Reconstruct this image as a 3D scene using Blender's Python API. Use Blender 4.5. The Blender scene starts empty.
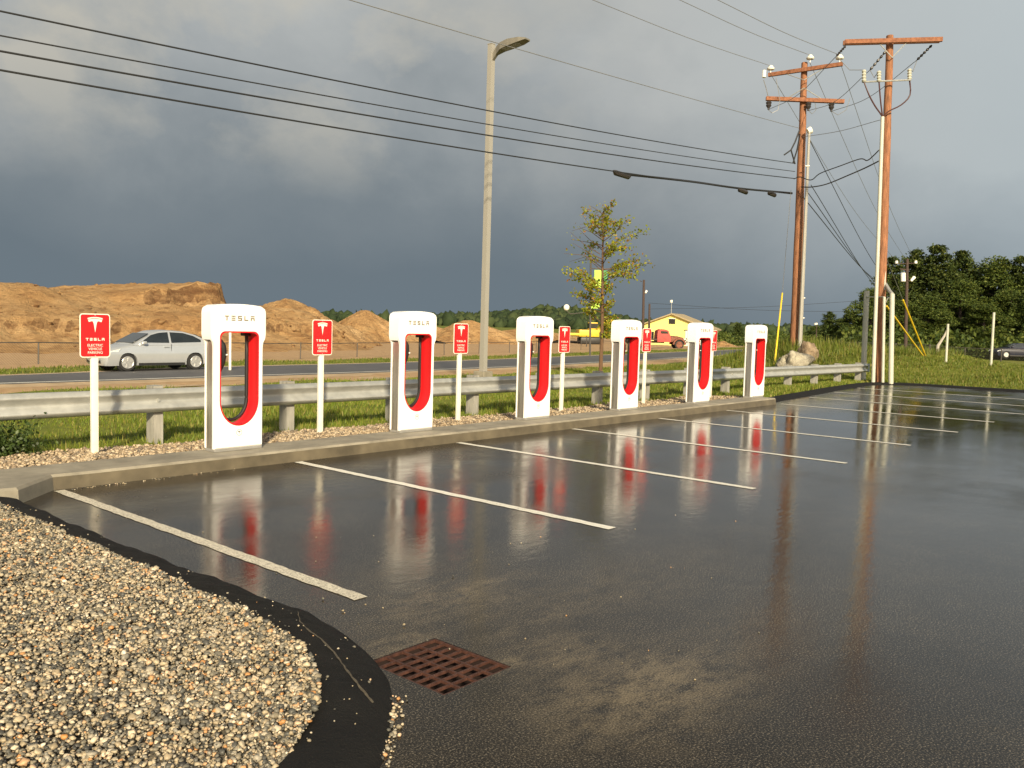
import bpy, bmesh, math, random
import numpy as np
from mathutils import Vector, Matrix
from mathutils import noise as mnoise
from mathutils.geometry import tessellate_polygon

R = math.radians
rng = np.random.default_rng(7)
random.seed(7)
scene = bpy.context.scene
COL = scene.collection

# ------------------------------------------------------------------ camera
F = 866.6
CAM = Vector((-3.406, -8.775, 1.739))
RX = Vector((0.6580, -0.7525, 0.0280)).normalized()
FW = Vector((0.7523, 0.6552, -0.06915)).normalized()
UP = RX.cross(FW).normalized()
cam_d = bpy.data.cameras.new('camera')
cam = bpy.data.objects.new('camera', cam_d)
COL.objects.link(cam)
cam_d.sensor_width = 36.0
cam_d.lens = F / 1024 * 36.0
cam_d.clip_start = 0.05
cam_d.clip_end = 20000
m3 = Matrix((RX, UP, -FW)).transposed()
cam.matrix_world = Matrix.Translation(CAM) @ m3.to_4x4()
scene.camera = cam


def ray(px, py):
    return FW + RX * ((px - 512) / F) - UP * ((py - 384) / F)


def dep(px, py, D):
    return CAM + ray(px, py) * D


def gnd(px, py, z=0.0):
    d = ray(px, py)
    return CAM + d * ((z - CAM.z) / d.z)


def on_y(px, py, Y):
    d = ray(px, py)
    return CAM + d * ((Y - CAM.y) / d.y)


# ------------------------------------------------------------------ light
SUN_EL = R(25.0)
SUN_H = Vector((-0.64, -0.77, 0)).normalized()          # horizontal direction towards the sun
sun_dir = Vector((SUN_H.x * math.cos(SUN_EL), SUN_H.y * math.cos(SUN_EL), math.sin(SUN_EL)))
sun_d = bpy.data.lights.new('sun', 'SUN')
sun_d.energy = 5.0
sun_d.angle = R(3.0)
sun_d.color = (1.0, 0.855, 0.60)
sun = bpy.data.objects.new('sun', sun_d)
COL.objects.link(sun)
sun.rotation_euler = (-sun_dir).to_track_quat('-Z', 'Y').to_euler()
sun.location = (0, 0, 30)

vs = scene.view_settings
vs.view_transform = 'Standard'
vs.look = 'None'
vs.exposure = 0.42
vs.gamma = 1.0
vs.use_curve_mapping = False


def build_world():
    w = bpy.data.worlds.new('World')
    scene.world = w
    w.use_nodes = True
    nt = w.node_tree
    nt.nodes.clear()
    N = nt.nodes.new
    L = nt.links.new
    out = N('ShaderNodeOutputWorld')
    bg = N('ShaderNodeBackground')
    L(bg.outputs[0], out.inputs[0])
    tc = N('ShaderNodeTexCoord')
    nrm = N('ShaderNodeVectorMath'); nrm.operation = 'NORMALIZE'
    L(tc.outputs['Generated'], nrm.inputs[0])
    sep = N('ShaderNodeSeparateXYZ')
    L(nrm.outputs[0], sep.inputs[0])

    def math_(op, a, b=None, c=None, clamp=False):
        n = N('ShaderNodeMath'); n.operation = op; n.use_clamp = clamp
        for i, v in enumerate((a, b, c)):
            if v is None:
                continue
            if isinstance(v, (int, float)):
                n.inputs[i].default_value = v
            else:
                L(v, n.inputs[i])
        return n.outputs[0]

    def ramp(fac, stops):
        n = N('ShaderNodeValToRGB')
        e = n.color_ramp.elements
        e[0].position, e[0].color = stops[0][0], (*stops[0][1], 1)
        e[1].position, e[1].color = stops[-1][0], (*stops[-1][1], 1)
        for p, c in stops[1:-1]:
            k = e.new(p); k.color = (*c, 1)
        L(fac, n.inputs[0])
        return n.outputs[0]

    def mix(fac, a, b, mode='MIX'):
        n = N('ShaderNodeMix'); n.data_type = 'RGBA'; n.blend_type = mode
        if isinstance(fac, (int, float)):
            n.inputs[0].default_value = fac
        else:
            L(fac, n.inputs[0])
        for s, v in ((n.inputs[6], a), (n.inputs[7], b)):
            if isinstance(v, tuple):
                s.default_value = (*v, 1)
            else:
                L(v, s)
        return n.outputs[2]

    def noise(scale, zs, detail=5, rough=0.55, off=(0, 0, 0), dist=0.0):
        mp = N('ShaderNodeMapping')
        mp.inputs['Scale'].default_value = (1, 1, zs)
        mp.inputs['Location'].default_value = off
        L(nrm.outputs[0], mp.inputs[0])
        n = N('ShaderNodeTexNoise')
        n.inputs['Scale'].default_value = scale
        n.inputs['Detail'].default_value = detail
        n.inputs['Roughness'].default_value = rough
        n.inputs['Distortion'].default_value = dist
        L(mp.outputs[0], n.inputs[0])
        return n.outputs[0]

    z = sep.outputs[2]
    # right-hand side of the view is brighter (storm edge)
    dr = N('ShaderNodeVectorMath'); dr.operation = 'DOT_PRODUCT'
    L(nrm.outputs[0], dr.inputs[0]); dr.inputs[1].default_value = (0.658, -0.753, 0)
    side = dr.outputs['Value']
    n1 = noise(1.9, 1.5, 4, 0.5, (0.3, 0.9, 0.2), 0.2)
    n2 = noise(4.6, 1.35, 7, 0.56, (2.3, 1.1, 0.7), 0.15)
    zz = math_('ADD', z, math_('MULTIPLY', math_('SUBTRACT', n1, 0.47), 0.13))
    zz = math_('ADD', zz, math_('MULTIPLY', math_('MULTIPLY', math_('SUBTRACT', n2, 0.47), 0.28), math_('MULTIPLY', math_('ADD', z, 0.02), 5.0, clamp=True)))
    zz = math_('ADD', zz, math_('MULTIPLY', math_('MAXIMUM', math_('SUBTRACT', side, 0.05), -0.05), 0.40))
    storm = ramp(zz, [(0.0, (0.112, 0.143, 0.168)), (0.06, (0.114, 0.143, 0.166)), (0.13, (0.148, 0.175, 0.194)), (0.20, (0.215, 0.238, 0.250)),
                      (0.27, (0.275, 0.294, 0.300)), (0.36, (0.355, 0.368, 0.362)), (0.6, (0.40, 0.41, 0.40)), (1.0, (0.38, 0.39, 0.385))])
    # unseen sky overhead is darkened to dim its reflection in the asphalt
    hv = N('ShaderNodeMapRange'); hv.interpolation_type = 'SMOOTHSTEP'
    for i_, v_ in enumerate((0.33, 0.56, 1.0, 0.45)):
        hv.inputs[i_ + 1].default_value = v_
    L(z, hv.inputs[0])
    vm = N('ShaderNodeVectorMath'); vm.operation = 'SCALE'
    L(storm, vm.inputs[0]); L(hv.outputs[0], vm.inputs['Scale'])
    storm = vm.outputs[0]
    # bluer, clearer air towards the right
    storm = mix(math_('MULTIPLY', math_('SUBTRACT', side, 0.15), 1.6, clamp=True), storm, mix(1.0, storm, (0.90, 1.03, 1.13), 'MULTIPLY'))
    # lighter, slightly warm cloud heads high up on the left
    n3 = noise(4.6, 1.35, 8, 0.58, (5.9, 3.4, 1.1), 0.1)
    up = math_('MULTIPLY', math_('SUBTRACT', z, 0.13), 9.0, clamp=True)
    left = math_('MULTIPLY', math_('SUBTRACT', 0.16, side), 3.2, clamp=True)
    wm = math_('MULTIPLY', math_('MULTIPLY', math_('SUBTRACT', n3, 0.46), 7.0, clamp=True), math_('MULTIPLY', up, left))
    storm = mix(math_('MULTIPLY', wm, 0.75), storm, (0.41, 0.39, 0.335))
    # clear evening sky round the sun, behind the camera
    sky = N('ShaderNodeTexSky')
    sky.sky_type = 'NISHITA'
    sky.sun_disc = False
    sky.sun_elevation = SUN_EL
    sky.sun_rotation = math.atan2(SUN_H.x, SUN_H.y)
    sky.air_density = 1.3
    sky.dust_density = 2.5
    skyc = mix(1.0, sky.outputs[0], (0.10, 0.10, 0.10), 'MULTIPLY')
    dd = N('ShaderNodeVectorMath'); dd.operation = 'DOT_PRODUCT'
    L(nrm.outputs[0], dd.inputs[0]); dd.inputs[1].default_value = (SUN_H.x, SUN_H.y, 0.25)
    mr = N('ShaderNodeMapRange'); mr.interpolation_type = 'SMOOTHSTEP'
    mr.inputs[1].default_value = 0.05
    mr.inputs[2].default_value = 0.75
    L(dd.outputs['Value'], mr.inputs[0])
    final = mix(mr.outputs[0], storm, skyc)
    L(final, bg.inputs[0])
    bg.inputs[1].default_value = 1.0


build_world()

# ------------------------------------------------------------------ materials
MATS = {}


class NT:
    def __init__(self, name):
        self.m = bpy.data.materials.new(name)
        self.m.use_nodes = True
        self.nt = self.m.node_tree
        self.b = self.nt.nodes['Principled BSDF']
        self.out = self.nt.nodes['Material Output']
        self._co = None

    def n(self, t):
        return self.nt.nodes.new(t)

    def l(self, a, b):
        self.nt.links.new(a, b)

    def co(self, scale=None, kind='Object'):
        if self._co is None:
            self._co = self.n('ShaderNodeTexCoord')
        o = self._co.outputs[kind]
        if scale:
            mp = self.n('ShaderNodeMapping')
            mp.inputs['Scale'].default_value = scale
            self.l(o, mp.inputs[0])
            return mp.outputs[0]
        return o

    def noise(self, scale, detail=4, rough=0.55, vec=None, dist=0):
        n = self.n('ShaderNodeTexNoise')
        n.inputs['Scale'].default_value = scale
        n.inputs['Detail'].default_value = detail
        n.inputs['Roughness'].default_value = rough
        n.inputs['Distortion'].default_value = dist
        self.l(vec if vec is not None else self.co(), n.inputs[0])
        return n.outputs[0]

    def ramp(self, fac, stops):
        n = self.n('ShaderNodeValToRGB')
        e = n.color_ramp.elements
        e[0].position, e[0].color = stops[0][0], (*stops[0][1], 1)
        e[1].position, e[1].color = stops[-1][0], (*stops[-1][1], 1)
        for p, c in stops[1:-1]:
            k = e.new(p); k.color = (*c, 1)
        self.l(fac, n.inputs[0])
        return n.outputs[0]

    def rng(self, fac, a, b, c, d, smooth=False):
        n = self.n('ShaderNodeMapRange')
        if smooth:
            n.interpolation_type = 'SMOOTHSTEP'
        for i, v in enumerate((a, b, c, d)):
            n.inputs[i + 1].default_value = v
        self.l(fac, n.inputs[0])
        return n.outputs[0]

    def mix(self, fac, a, b, mode='MIX'):
        n = self.n('ShaderNodeMix'); n.data_type = 'RGBA'; n.blend_type = mode
        if isinstance(fac, (int, float)):
            n.inputs[0].default_value = fac
        else:
            self.l(fac, n.inputs[0])
        for s, v in ((n.inputs[6], a), (n.inputs[7], b)):
            if isinstance(v, tuple):
                s.default_value = (*v, 1)
            else:
                self.l(v, s)
        return n.outputs[2]

    def math(self, op, a, b=None, clamp=False):
        n = self.n('ShaderNodeMath'); n.operation = op; n.use_clamp = clamp
        for i, v in enumerate((a, b)):
            if v is None:
                continue
            if isinstance(v, (int, float)):
                n.inputs[i].default_value = v
            else:
                self.l(v, n.inputs[i])
        return n.outputs[0]

    def bump(self, h, strength, dist):
        n = self.n('ShaderNodeBump')
        n.inputs['Strength'].default_value = strength
        n.inputs['Distance'].default_value = dist
        self.l(h, n.inputs['Height'])
        self.l(n.outputs[0], self.b.inputs['Normal'])

    def set(self, **k):
        for key, v in k.items():
            s = self.b.inputs[key.replace('_', ' ')]
            if isinstance(v, tuple):
                s.default_value = (*v, 1)
            elif isinstance(v, (int, float)):
                s.default_value = v
            else:
                self.l(v, s)


def mat(name, col, rough=0.55, metal=0.0, ns=6.0, na=0.12, bump=None, spec=0.5, col2=None, rn=0.0, zscale=None):
    """procedural material: colour broken by noise, roughness broken by noise"""
    t = NT(name)
    vec = t.co(zscale) if zscale else None
    f = t.noise(ns, 5, 0.6, vec)
    c1 = tuple(max(0, c * (1 - na)) for c in col)
    c2 = col2 if col2 else tuple(min(1, c * (1 + na)) for c in col)
    t.set(Base_Color=t.ramp(f, [(0.3, c1), (0.7, c2)]), Metallic=metal)
    t.b.inputs['Specular IOR Level'].default_value = spec
    t.set(Roughness=t.rng(f, 0.3, 0.7, max(0, rough - rn), min(1, rough + rn)))
    if bump:
        t.bump(t.noise(bump[0], 4, 0.6, vec), bump[1], bump[2])
    MATS[name] = t.m
    return t.m


def island_mat(name, stops, rough=0.6, trans=0.0, spec=0.4):
    """colour picked per loose island (per stone, blade or leaf)"""
    t = NT(name)
    g = t.n('ShaderNodeNewGeometry')
    c = t.ramp(g.outputs['Random Per Island'], stops)
    big = t.noise(0.35, 3)
    c = t.mix(t.rng(big, 0.35, 0.65, 0, 0.35), c, t.mix(1.0, c, (0.75, 0.72, 0.6), 'MULTIPLY'))
    t.set(Base_Color=c, Roughness=rough)
    t.b.inputs['Specular IOR Level'].default_value = spec
    if trans:
        tr = t.n('ShaderNodeBsdfTranslucent')
        t.l(c, tr.inputs[0])
        mx = t.n('ShaderNodeMixShader')
        mx.inputs[0].default_value = trans
        t.l(t.b.outputs[0], mx.inputs[1])
        t.l(tr.outputs[0], mx.inputs[2])
        t.l(mx.outputs[0], t.out.inputs[0])
    MATS[name] = t.m
    return t.m


M = MATS
mat('white_shell', (0.80, 0.80, 0.79), 0.32, ns=3, na=0.03, rn=0.06)
mat('brushed_steel', (0.52, 0.50, 0.47), 0.34, 0.9, ns=30, na=0.1, zscale=(1, 1, 0.05), rn=0.08)
mat('plinth_grey', (0.30, 0.29, 0.27), 0.5, 0.3)
mat('red_liner', (0.62, 0.010, 0.014), 0.38, ns=2, na=0.06, rn=0.05)
mat('black_rubber', (0.012, 0.012, 0.012), 0.5, na=0.3)
mat('letter_grey', (0.25, 0.21, 0.15), 0.4, 0.3)
mat('emblem_grey', (0.26, 0.24, 0.21), 0.4, 0.4)
mat('sign_red', (0.66, 0.013, 0.016), 0.35, ns=3, na=0.05)
mat('sign_cream', (0.80, 0.76, 0.66), 0.4, ns=3, na=0.04)
mat('post_cream', (0.78, 0.74, 0.62), 0.5, ns=8, na=0.06, col2=(0.80, 0.77, 0.68))
mat('concrete_dark', (0.115, 0.095, 0.062), 0.45, ns=3.0, na=0.35, bump=(90, 0.25, 0.01))
mat('concrete', (0.24, 0.215, 0.165), 0.7, ns=3.5, na=0.28, bump=(90, 0.25, 0.01))
mat('galvanised', (0.43, 0.435, 0.41), 0.45, 0.45, ns=5, na=0.14, rn=0.1)
mat('weathered_wood', (0.27, 0.26, 0.23), 0.85, ns=14, na=0.3, zscale=(1, 1, 0.15))
mat('pole_wood', (0.245, 0.105, 0.050), 0.85, ns=22, na=0.48, zscale=(1, 1, 0.06), bump=(25, 0.4, 0.02))
mat('crossarm_wood', (0.23, 0.085, 0.042), 0.85, ns=9, na=0.35, col2=(0.31, 0.13, 0.065))
mat('dark_wood', (0.055, 0.035, 0.028), 0.85, ns=10, na=0.3)
mat('conduit_pale', (0.44, 0.44, 0.37), 0.5, ns=4, na=0.08)
mat('pole_paint', (0.31, 0.295, 0.26), 0.45, 0.1, ns=3, na=0.02)
mat('lamp_dark', (0.20, 0.185, 0.15), 0.5, 0.2)
mat('lamp_lens', (0.30, 0.30, 0.28), 0.25, ns=40, na=0.4)
mat('porcelain', (0.72, 0.71, 0.66), 0.3, ns=4, na=0.05)
mat('insulator_dark', (0.035, 0.03, 0.03), 0.4)
mat('wire_black', (0.015, 0.015, 0.016), 0.55)
mat('wire_grey', (0.22, 0.22, 0.215), 0.5, 0.3)
mat('cable_red_brown', (0.06, 0.022, 0.018), 0.5)
mat('yellow_guard', (0.75, 0.52, 0.02), 0.45, ns=3, na=0.08)
mat('rust_iron', (0.058, 0.022, 0.015), 0.62, 0.15, ns=30, na=0.45, col2=(0.10, 0.042, 0.028), bump=(180, 0.3, 0.004))
mat('pit_dark', (0.016, 0.006, 0.004), 0.9)
mat('bitumen', (0.009, 0.0085, 0.008), 0.78, ns=5, na=0.3, bump=(70, 1.0, 0.012), rn=0.1, spec=0.22)
mat('road_asphalt', (0.085, 0.083, 0.085), 0.6, ns=1.2, na=0.15)
mat('shoulder_sand', (0.40, 0.29, 0.17), 0.9, ns=1.5, na=0.25)
mat('gravel_floor', (0.14, 0.12, 0.085), 0.9, ns=70, na=0.5)
mat('dry_silt', (0.075, 0.062, 0.042), 0.9, ns=40, na=0.4)
mat('sediment', (0.17, 0.135, 0.09), 0.9, ns=60, na=0.3)
mat('boulder', (0.34, 0.29, 0.22), 0.85, ns=3.5, na=0.45, col2=(0.42, 0.39, 0.30), bump=(7, 0.8, 0.12))
mat('boulder_tan', (0.27, 0.185, 0.11), 0.85, ns=3, na=0.5, col2=(0.38, 0.29, 0.19), bump=(6, 0.8, 0.1))
mat('silver_paint', (0.52, 0.54, 0.56), 0.24, 0.5, ns=3, na=0.03)
mat('blue_paint', (0.008, 0.011, 0.028), 0.3, 0.0, ns=3, na=0.05)
mat('car_glass', (0.018, 0.022, 0.024), 0.08, ns=2, na=0.2, spec=0.8)
mat('trim_black', (0.016, 0.016, 0.016), 0.5)
mat('tyre', (0.018, 0.018, 0.018), 0.8)
mat('alloy', (0.55, 0.55, 0.54), 0.35, 0.6)
mat('headlamp', (0.60, 0.62, 0.62), 0.12, ns=15, na=0.25)
mat('tail_red', (0.35, 0.01, 0.01), 0.25)
mat('truck_red', (0.40, 0.035, 0.025), 0.6, ns=2.5, na=0.3)
mat('truck_rust', (0.17, 0.055, 0.03), 0.8, ns=4, na=0.45, col2=(0.27, 0.10, 0.06))
mat('building_yellow', (0.74, 0.66, 0.22), 0.7, ns=2, na=0.06)
mat('building_white', (0.75, 0.73, 0.66), 0.6)
mat('roof_tan', (0.34, 0.27, 0.16), 0.8, ns=3, na=0.15)
mat('digger_yellow', (0.62, 0.40, 0.03), 0.5, ns=4, na=0.15)
mat('banner_green', (0.40, 0.62, 0.05), 0.6, ns=5, na=0.1)
mat('banner_dark', (0.03, 0.22, 0.04), 0.6)
mat('bark_brown', (0.11, 0.06, 0.03), 0.85, ns=20, na=0.3, zscale=(1, 1, 0.2))
mat('bark_dark', (0.035, 0.026, 0.02), 0.9, ns=6, na=0.3)
mat('fence_metal', (0.09, 0.08, 0.07), 0.6, 0.4)
mat('dead_wood', (0.36, 0.33, 0.28), 0.85)
mat('globe_white', (0.82, 0.80, 0.70), 0.35)

island_mat('gravel', [(0, (0.042, 0.040, 0.035)), (0.18, (0.102, 0.099, 0.085)), (0.34, (0.180, 0.159, 0.116)), (0.5, (0.326, 0.259, 0.166)),
                      (0.66, (0.434, 0.359, 0.243)), (0.78, (0.229, 0.211, 0.171)), (0.89, (0.554, 0.470, 0.343)), (0.95, (0.434, 0.200, 0.059)), (1, (0.699, 0.622, 0.495))], 0.5)
island_mat('gravel_tan', [(0, (0.12, 0.10, 0.08)), (0.3, (0.26, 0.19, 0.12)), (0.6, (0.40, 0.31, 0.20)), (0.85, (0.50, 0.40, 0.28)), (1, (0.30, 0.26, 0.2))], 0.6)
island_mat('grass_blade', [(0, (0.10, 0.15, 0.012)), (0.4, (0.155, 0.21, 0.02)), (0.7, (0.20, 0.235, 0.028)), (0.9, (0.26, 0.235, 0.05)), (1, (0.30, 0.25, 0.08))], 0.6, 0.3)
island_mat('meadow_blade', [(0, (0.08, 0.118, 0.010)), (0.4, (0.12, 0.16, 0.016)), (0.7, (0.16, 0.185, 0.022)), (0.9, (0.20, 0.18, 0.04)), (1, (0.24, 0.20, 0.07))], 0.6, 0.3)
island_mat('weed_leaf', [(0, (0.03, 0.05, 0.012)), (0.5, (0.05, 0.085, 0.018)), (1, (0.08, 0.12, 0.025))], 0.5, 0.25)
island_mat('pine_leaf', [(0, (0.022, 0.040, 0.010)), (0.5, (0.045, 0.068, 0.014)), (0.85, (0.075, 0.098, 0.018)), (1, (0.11, 0.12, 0.022))], 0.65, 0.2, 0.25)
island_mat('broad_leaf', [(0, (0.034, 0.058, 0.013)), (0.5, (0.068, 0.10, 0.018)), (0.85, (0.105, 0.135, 0.024)), (1, (0.14, 0.155, 0.03))], 0.65, 0.25, 0.25)
island_mat('sapling_leaf', [(0, (0.18, 0.23, 0.015)), (0.5, (0.30, 0.34, 0.025)), (0.8, (0.42, 0.38, 0.03)), (0.93, (0.36, 0.20, 0.03)), (1, (0.32, 0.11, 0.02))], 0.55, 0.5)
island_mat('hill_tree', [(0, (0.020, 0.034, 0.014)), (0.5, (0.032, 0.050, 0.019)), (1, (0.050, 0.066, 0.024))], 0.8, 0.0, 0.2)


def make_sand():
    t = NT('sand')
    n1 = t.noise(0.22, 6, 0.6)
    n2 = t.noise(1.1, 6, 0.65, t.co((1, 1, 2.2)))
    c = t.ramp(n1, [(0.3, (0.36, 0.20, 0.082)), (0.5, (0.47, 0.285, 0.125)), (0.7, (0.56, 0.37, 0.185))])
    c = t.mix(t.rng(n2, 0.50, 0.68, 0, 0.75), c, (0.22, 0.11, 0.045))
    n3 = t.noise(0.5, 5, 0.7, t.co((1.3, 1, 1)))
    c = t.mix(t.rng(n3, 0.62, 0.7, 0, 0.45), c, (0.20, 0.17, 0.075))
    # steep faces turn a darker brown
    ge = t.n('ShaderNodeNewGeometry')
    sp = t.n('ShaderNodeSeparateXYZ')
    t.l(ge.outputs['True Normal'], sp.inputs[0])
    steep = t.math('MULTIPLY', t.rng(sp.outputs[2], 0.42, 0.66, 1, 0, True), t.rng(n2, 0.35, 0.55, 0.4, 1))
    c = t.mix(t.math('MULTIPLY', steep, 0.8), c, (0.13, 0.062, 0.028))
    t.set(Base_Color=c, Roughness=0.9)
    t.b.inputs['Specular IOR Level'].default_value = 0.2
    t.bump(t.noise(1.6, 8, 0.75), 1.0, 0.6)
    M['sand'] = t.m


make_sand()


def make_ground():
    t = NT('ground')
    at = t.n('ShaderNodeAttribute'); at.attribute_name = 'sand'
    n1 = t.noise(0.5, 5, 0.6)
    n2 = t.noise(3.0, 5, 0.6)
    gr = t.ramp(n1, [(0.3, (0.09, 0.11, 0.014)), (0.5, (0.13, 0.15, 0.02)), (0.7, (0.18, 0.175, 0.03))])
    sd = t.ramp(n2, [(0.3, (0.33, 0.21, 0.11)), (0.7, (0.44, 0.30, 0.165))])
    fac = t.math('ADD', at.outputs['Fac'], t.math('MULTIPLY', t.math('SUBTRACT', n2, 0.5), 0.9))
    t.set(Base_Color=t.mix(t.rng(fac, 0.4, 0.6, 0, 1), gr, sd), Roughness=0.9)
    t.b.inputs['Specular IOR Level'].default_value = 0.2
    t.bump(n2, 0.4, 0.1)
    M['ground'] = t.m


make_ground()


def make_wet_asphalt():
    t = NT('wet_asphalt')
    co = t.co()
    fine = t.noise(105, 3, 0.8)
    med = t.noise(9, 5, 0.65)
    big = t.noise(0.55, 5, 0.6, dist=0.6)
    streak = t.noise(0.9, 5, 0.6, t.co((0.35, 1.3, 1)))
    c = t.ramp(fine, [(0.40, (0.006, 0.0048, 0.0036)), (0.49, (0.016, 0.0130, 0.0095)), (0.56, (0.042, 0.035, 0.026)), (0.64, (0.22, 0.19, 0.145))])
    c = t.mix(t.rng(big, 0.35, 0.65, 0, 0.75), c, t.mix(1.0, c, (0.5, 0.5, 0.52), 'MULTIPLY'))
    c = t.mix(t.rng(t.noise(2.3, 8, 0.75), 0.45, 0.65, 0, 0.5), c, t.mix(1.0, c, (1.7, 1.65, 1.5), 'MULTIPLY'))
    # silt washed towards the drain: patches with their own outlines
    mask = None
    for (px, py, rx, ry, a) in [(645, 688, 0.85, 0.5, 1.0), (565, 655, 0.5, 0.4, 0.7), (455, 600, 0.9, 0.5, 0.6), (508, 664, 0.22, 0.12, 1.0), (470, 590, 0.7, 0.16, 0.8), (560, 612, 0.9, 0.14, 0.55),
                                (420, 570, 1.1, 0.5, 0.3), (600, 590, 1.6, 0.6, 0.3), (400, 645, 0.4, 0.2, 0.8), (740, 640, 1.2, 0.5, 0.25)]:
        p = gnd(px, py)
        mp = t.n('ShaderNodeMapping')
        mp.vector_type = 'POINT'
        mp.inputs['Scale'].default_value = (1 / rx, 1 / ry, 0)
        mp.inputs['Location'].default_value = (-p.x / rx, -p.y / ry, 0)
        t.l(co, mp.inputs[0])
        ln = t.n('ShaderNodeVectorMath'); ln.operation = 'LENGTH'
        t.l(mp.outputs[0], ln.inputs[0])
        f = t.rng(ln.outputs['Value'], 0.0, 1.35, a, 0.0, True)
        mask = f if mask is None else t.math('MAXIMUM', mask, f)
    brk = t.noise(4.6, 9, 0.82, t.co((0.8, 1.5, 1)), dist=0.25)
    mk = t.math('MULTIPLY', mask, t.math('MULTIPLY', t.rng(brk, 0.40, 0.58, 0.05, 1.1), t.rng(fine, 0.38, 0.60, 0.35, 1.15)), clamp=True)
    silt = t.ramp(fine, [(0.3, (0.10, 0.078, 0.048)), (0.7, (0.23, 0.185, 0.12))])
    c = t.mix(mk, c, silt)
    # rough: wet film with drier streaks
    r = t.rng(t.math('ADD', t.math('MULTIPLY', big, 0.55), t.math('MULTIPLY', streak, 0.45)), 0.41, 0.60, 0.07, 0.27)
    r = t.math('ADD', r, t.math('MULTIPLY', t.math('SUBTRACT', med, 0.5), 0.09))
    r = t.math('ADD', r, t.math('MULTIPLY', mk, 0.45), clamp=True)
    # standing water towards the far end of the bays
    p = gnd(890, 425)
    mp = t.n('ShaderNodeMapping')
    mp.inputs['Scale'].default_value = (1 / 8.0, 1 / 5.5, 0)
    mp.inputs['Location'].default_value = (-p.x / 8.0, -p.y / 5.5, 0)
    t.l(co, mp.inputs[0])
    ln = t.n('ShaderNodeVectorMath'); ln.operation = 'LENGTH'
    t.l(mp.outputs[0], ln.inputs[0])
    pud = t.math('MULTIPLY', t.rng(ln.outputs['Value'], 0.2, 1.2, 1, 0, True), t.rng(streak, 0.38, 0.58, 0.35, 1.0))
    r = t.math('MULTIPLY', r, t.rng(pud, 0, 1, 1.0, 0.32))
    # a second, thinner sheet of water in front of the poles
    p = gnd(830, 585)
    mp = t.n('ShaderNodeMapping')
    mp.inputs['Scale'].default_value = (1 / 5.0, 1 / 4.0, 0)
    mp.inputs['Location'].default_value = (-p.x / 5.0, -p.y / 4.0, 0)
    t.l(co, mp.inputs[0])
    ln = t.n('ShaderNodeVectorMath'); ln.operation = 'LENGTH'
    t.l(mp.outputs[0], ln.inputs[0])
    r = t.math('MULTIPLY', r, t.rng(ln.outputs['Value'], 0.3, 1.2, 0.28, 1.0, True))
    t.set(Base_Color=c, Roughness=r, IOR=1.33)
    t.b.inputs['Specular IOR Level'].default_value = 0.42
    t.b.inputs['Specular Tint'].default_value = (1.0, 0.885, 0.77, 1)      # warm cast put into the reflections
    hb = t.math('ADD', t.math('MULTIPLY', fine, 0.45), t.math('ADD', t.math('MULTIPLY', t.noise(38, 3, 0.6), 0.75), t.math('MULTIPLY', t.noise(8, 2, 0.5, t.co((0.8, 1.2, 1))), 2.6)))
    nb = t.n('ShaderNodeBump')
    nb.inputs['Distance'].default_value = 0.003
    t.l(t.rng(pud, 0, 1, 0.15, 0.03), nb.inputs['Strength'])
    t.l(hb, nb.inputs['Height'])
    t.l(nb.outputs[0], t.b.inputs['Normal'])
    M['wet_asphalt'] = t.m


make_wet_asphalt()


def make_line_paint():
    t = NT('line_paint')
    n = t.noise(55, 4, 0.7)
    b = t.noise(2.0, 4, 0.6)
    f = t.math('ADD', n, t.math('MULTIPLY', t.math('SUBTRACT', b, 0.5), 0.5))
    t.set(Base_Color=t.ramp(f, [(0.30, (0.12, 0.115, 0.10)), (0.40, (0.68, 0.65, 0.55)), (0.7, (0.80, 0.78, 0.70))]), Roughness=0.42)
    M['line_paint'] = t.m
    t = NT('line_paint_worn')
    n = t.noise(75, 4, 0.75)
    t.set(Base_Color=t.ramp(n, [(0.34, (0.07, 0.066, 0.055)), (0.46, (0.46, 0.42, 0.33)), (0.62, (0.74, 0.69, 0.56))]), Roughness=0.5)
    M['line_paint_worn'] = t.m


make_line_paint()


def make_chainlink():
    t = NT('chain_link')
    tr = t.n('ShaderNodeBsdfTransparent')
    mx = t.n('ShaderNodeMixShader')
    w = t.n('ShaderNodeTexWave'); w.wave_type = 'BANDS'; w.bands_direction = 'DIAGONAL'
    w.inputs['Scale'].default_value = 6
    t.l(t.co(), w.inputs[0])
    t.l(t.rng(w.outputs[1], 0.8, 1.0, 0.02, 0.35), mx.inputs[0])
    t.set(Base_Color=(0.12, 0.11, 0.10), Roughness=0.6, Metallic=0.4)
    t.l(tr.outputs[0], mx.inputs[1])
    t.l(t.b.outputs[0], mx.inputs[2])
    t.l(mx.outputs[0], t.out.inputs[0])
    M['chain_link'] = t.m


make_chainlink()


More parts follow.
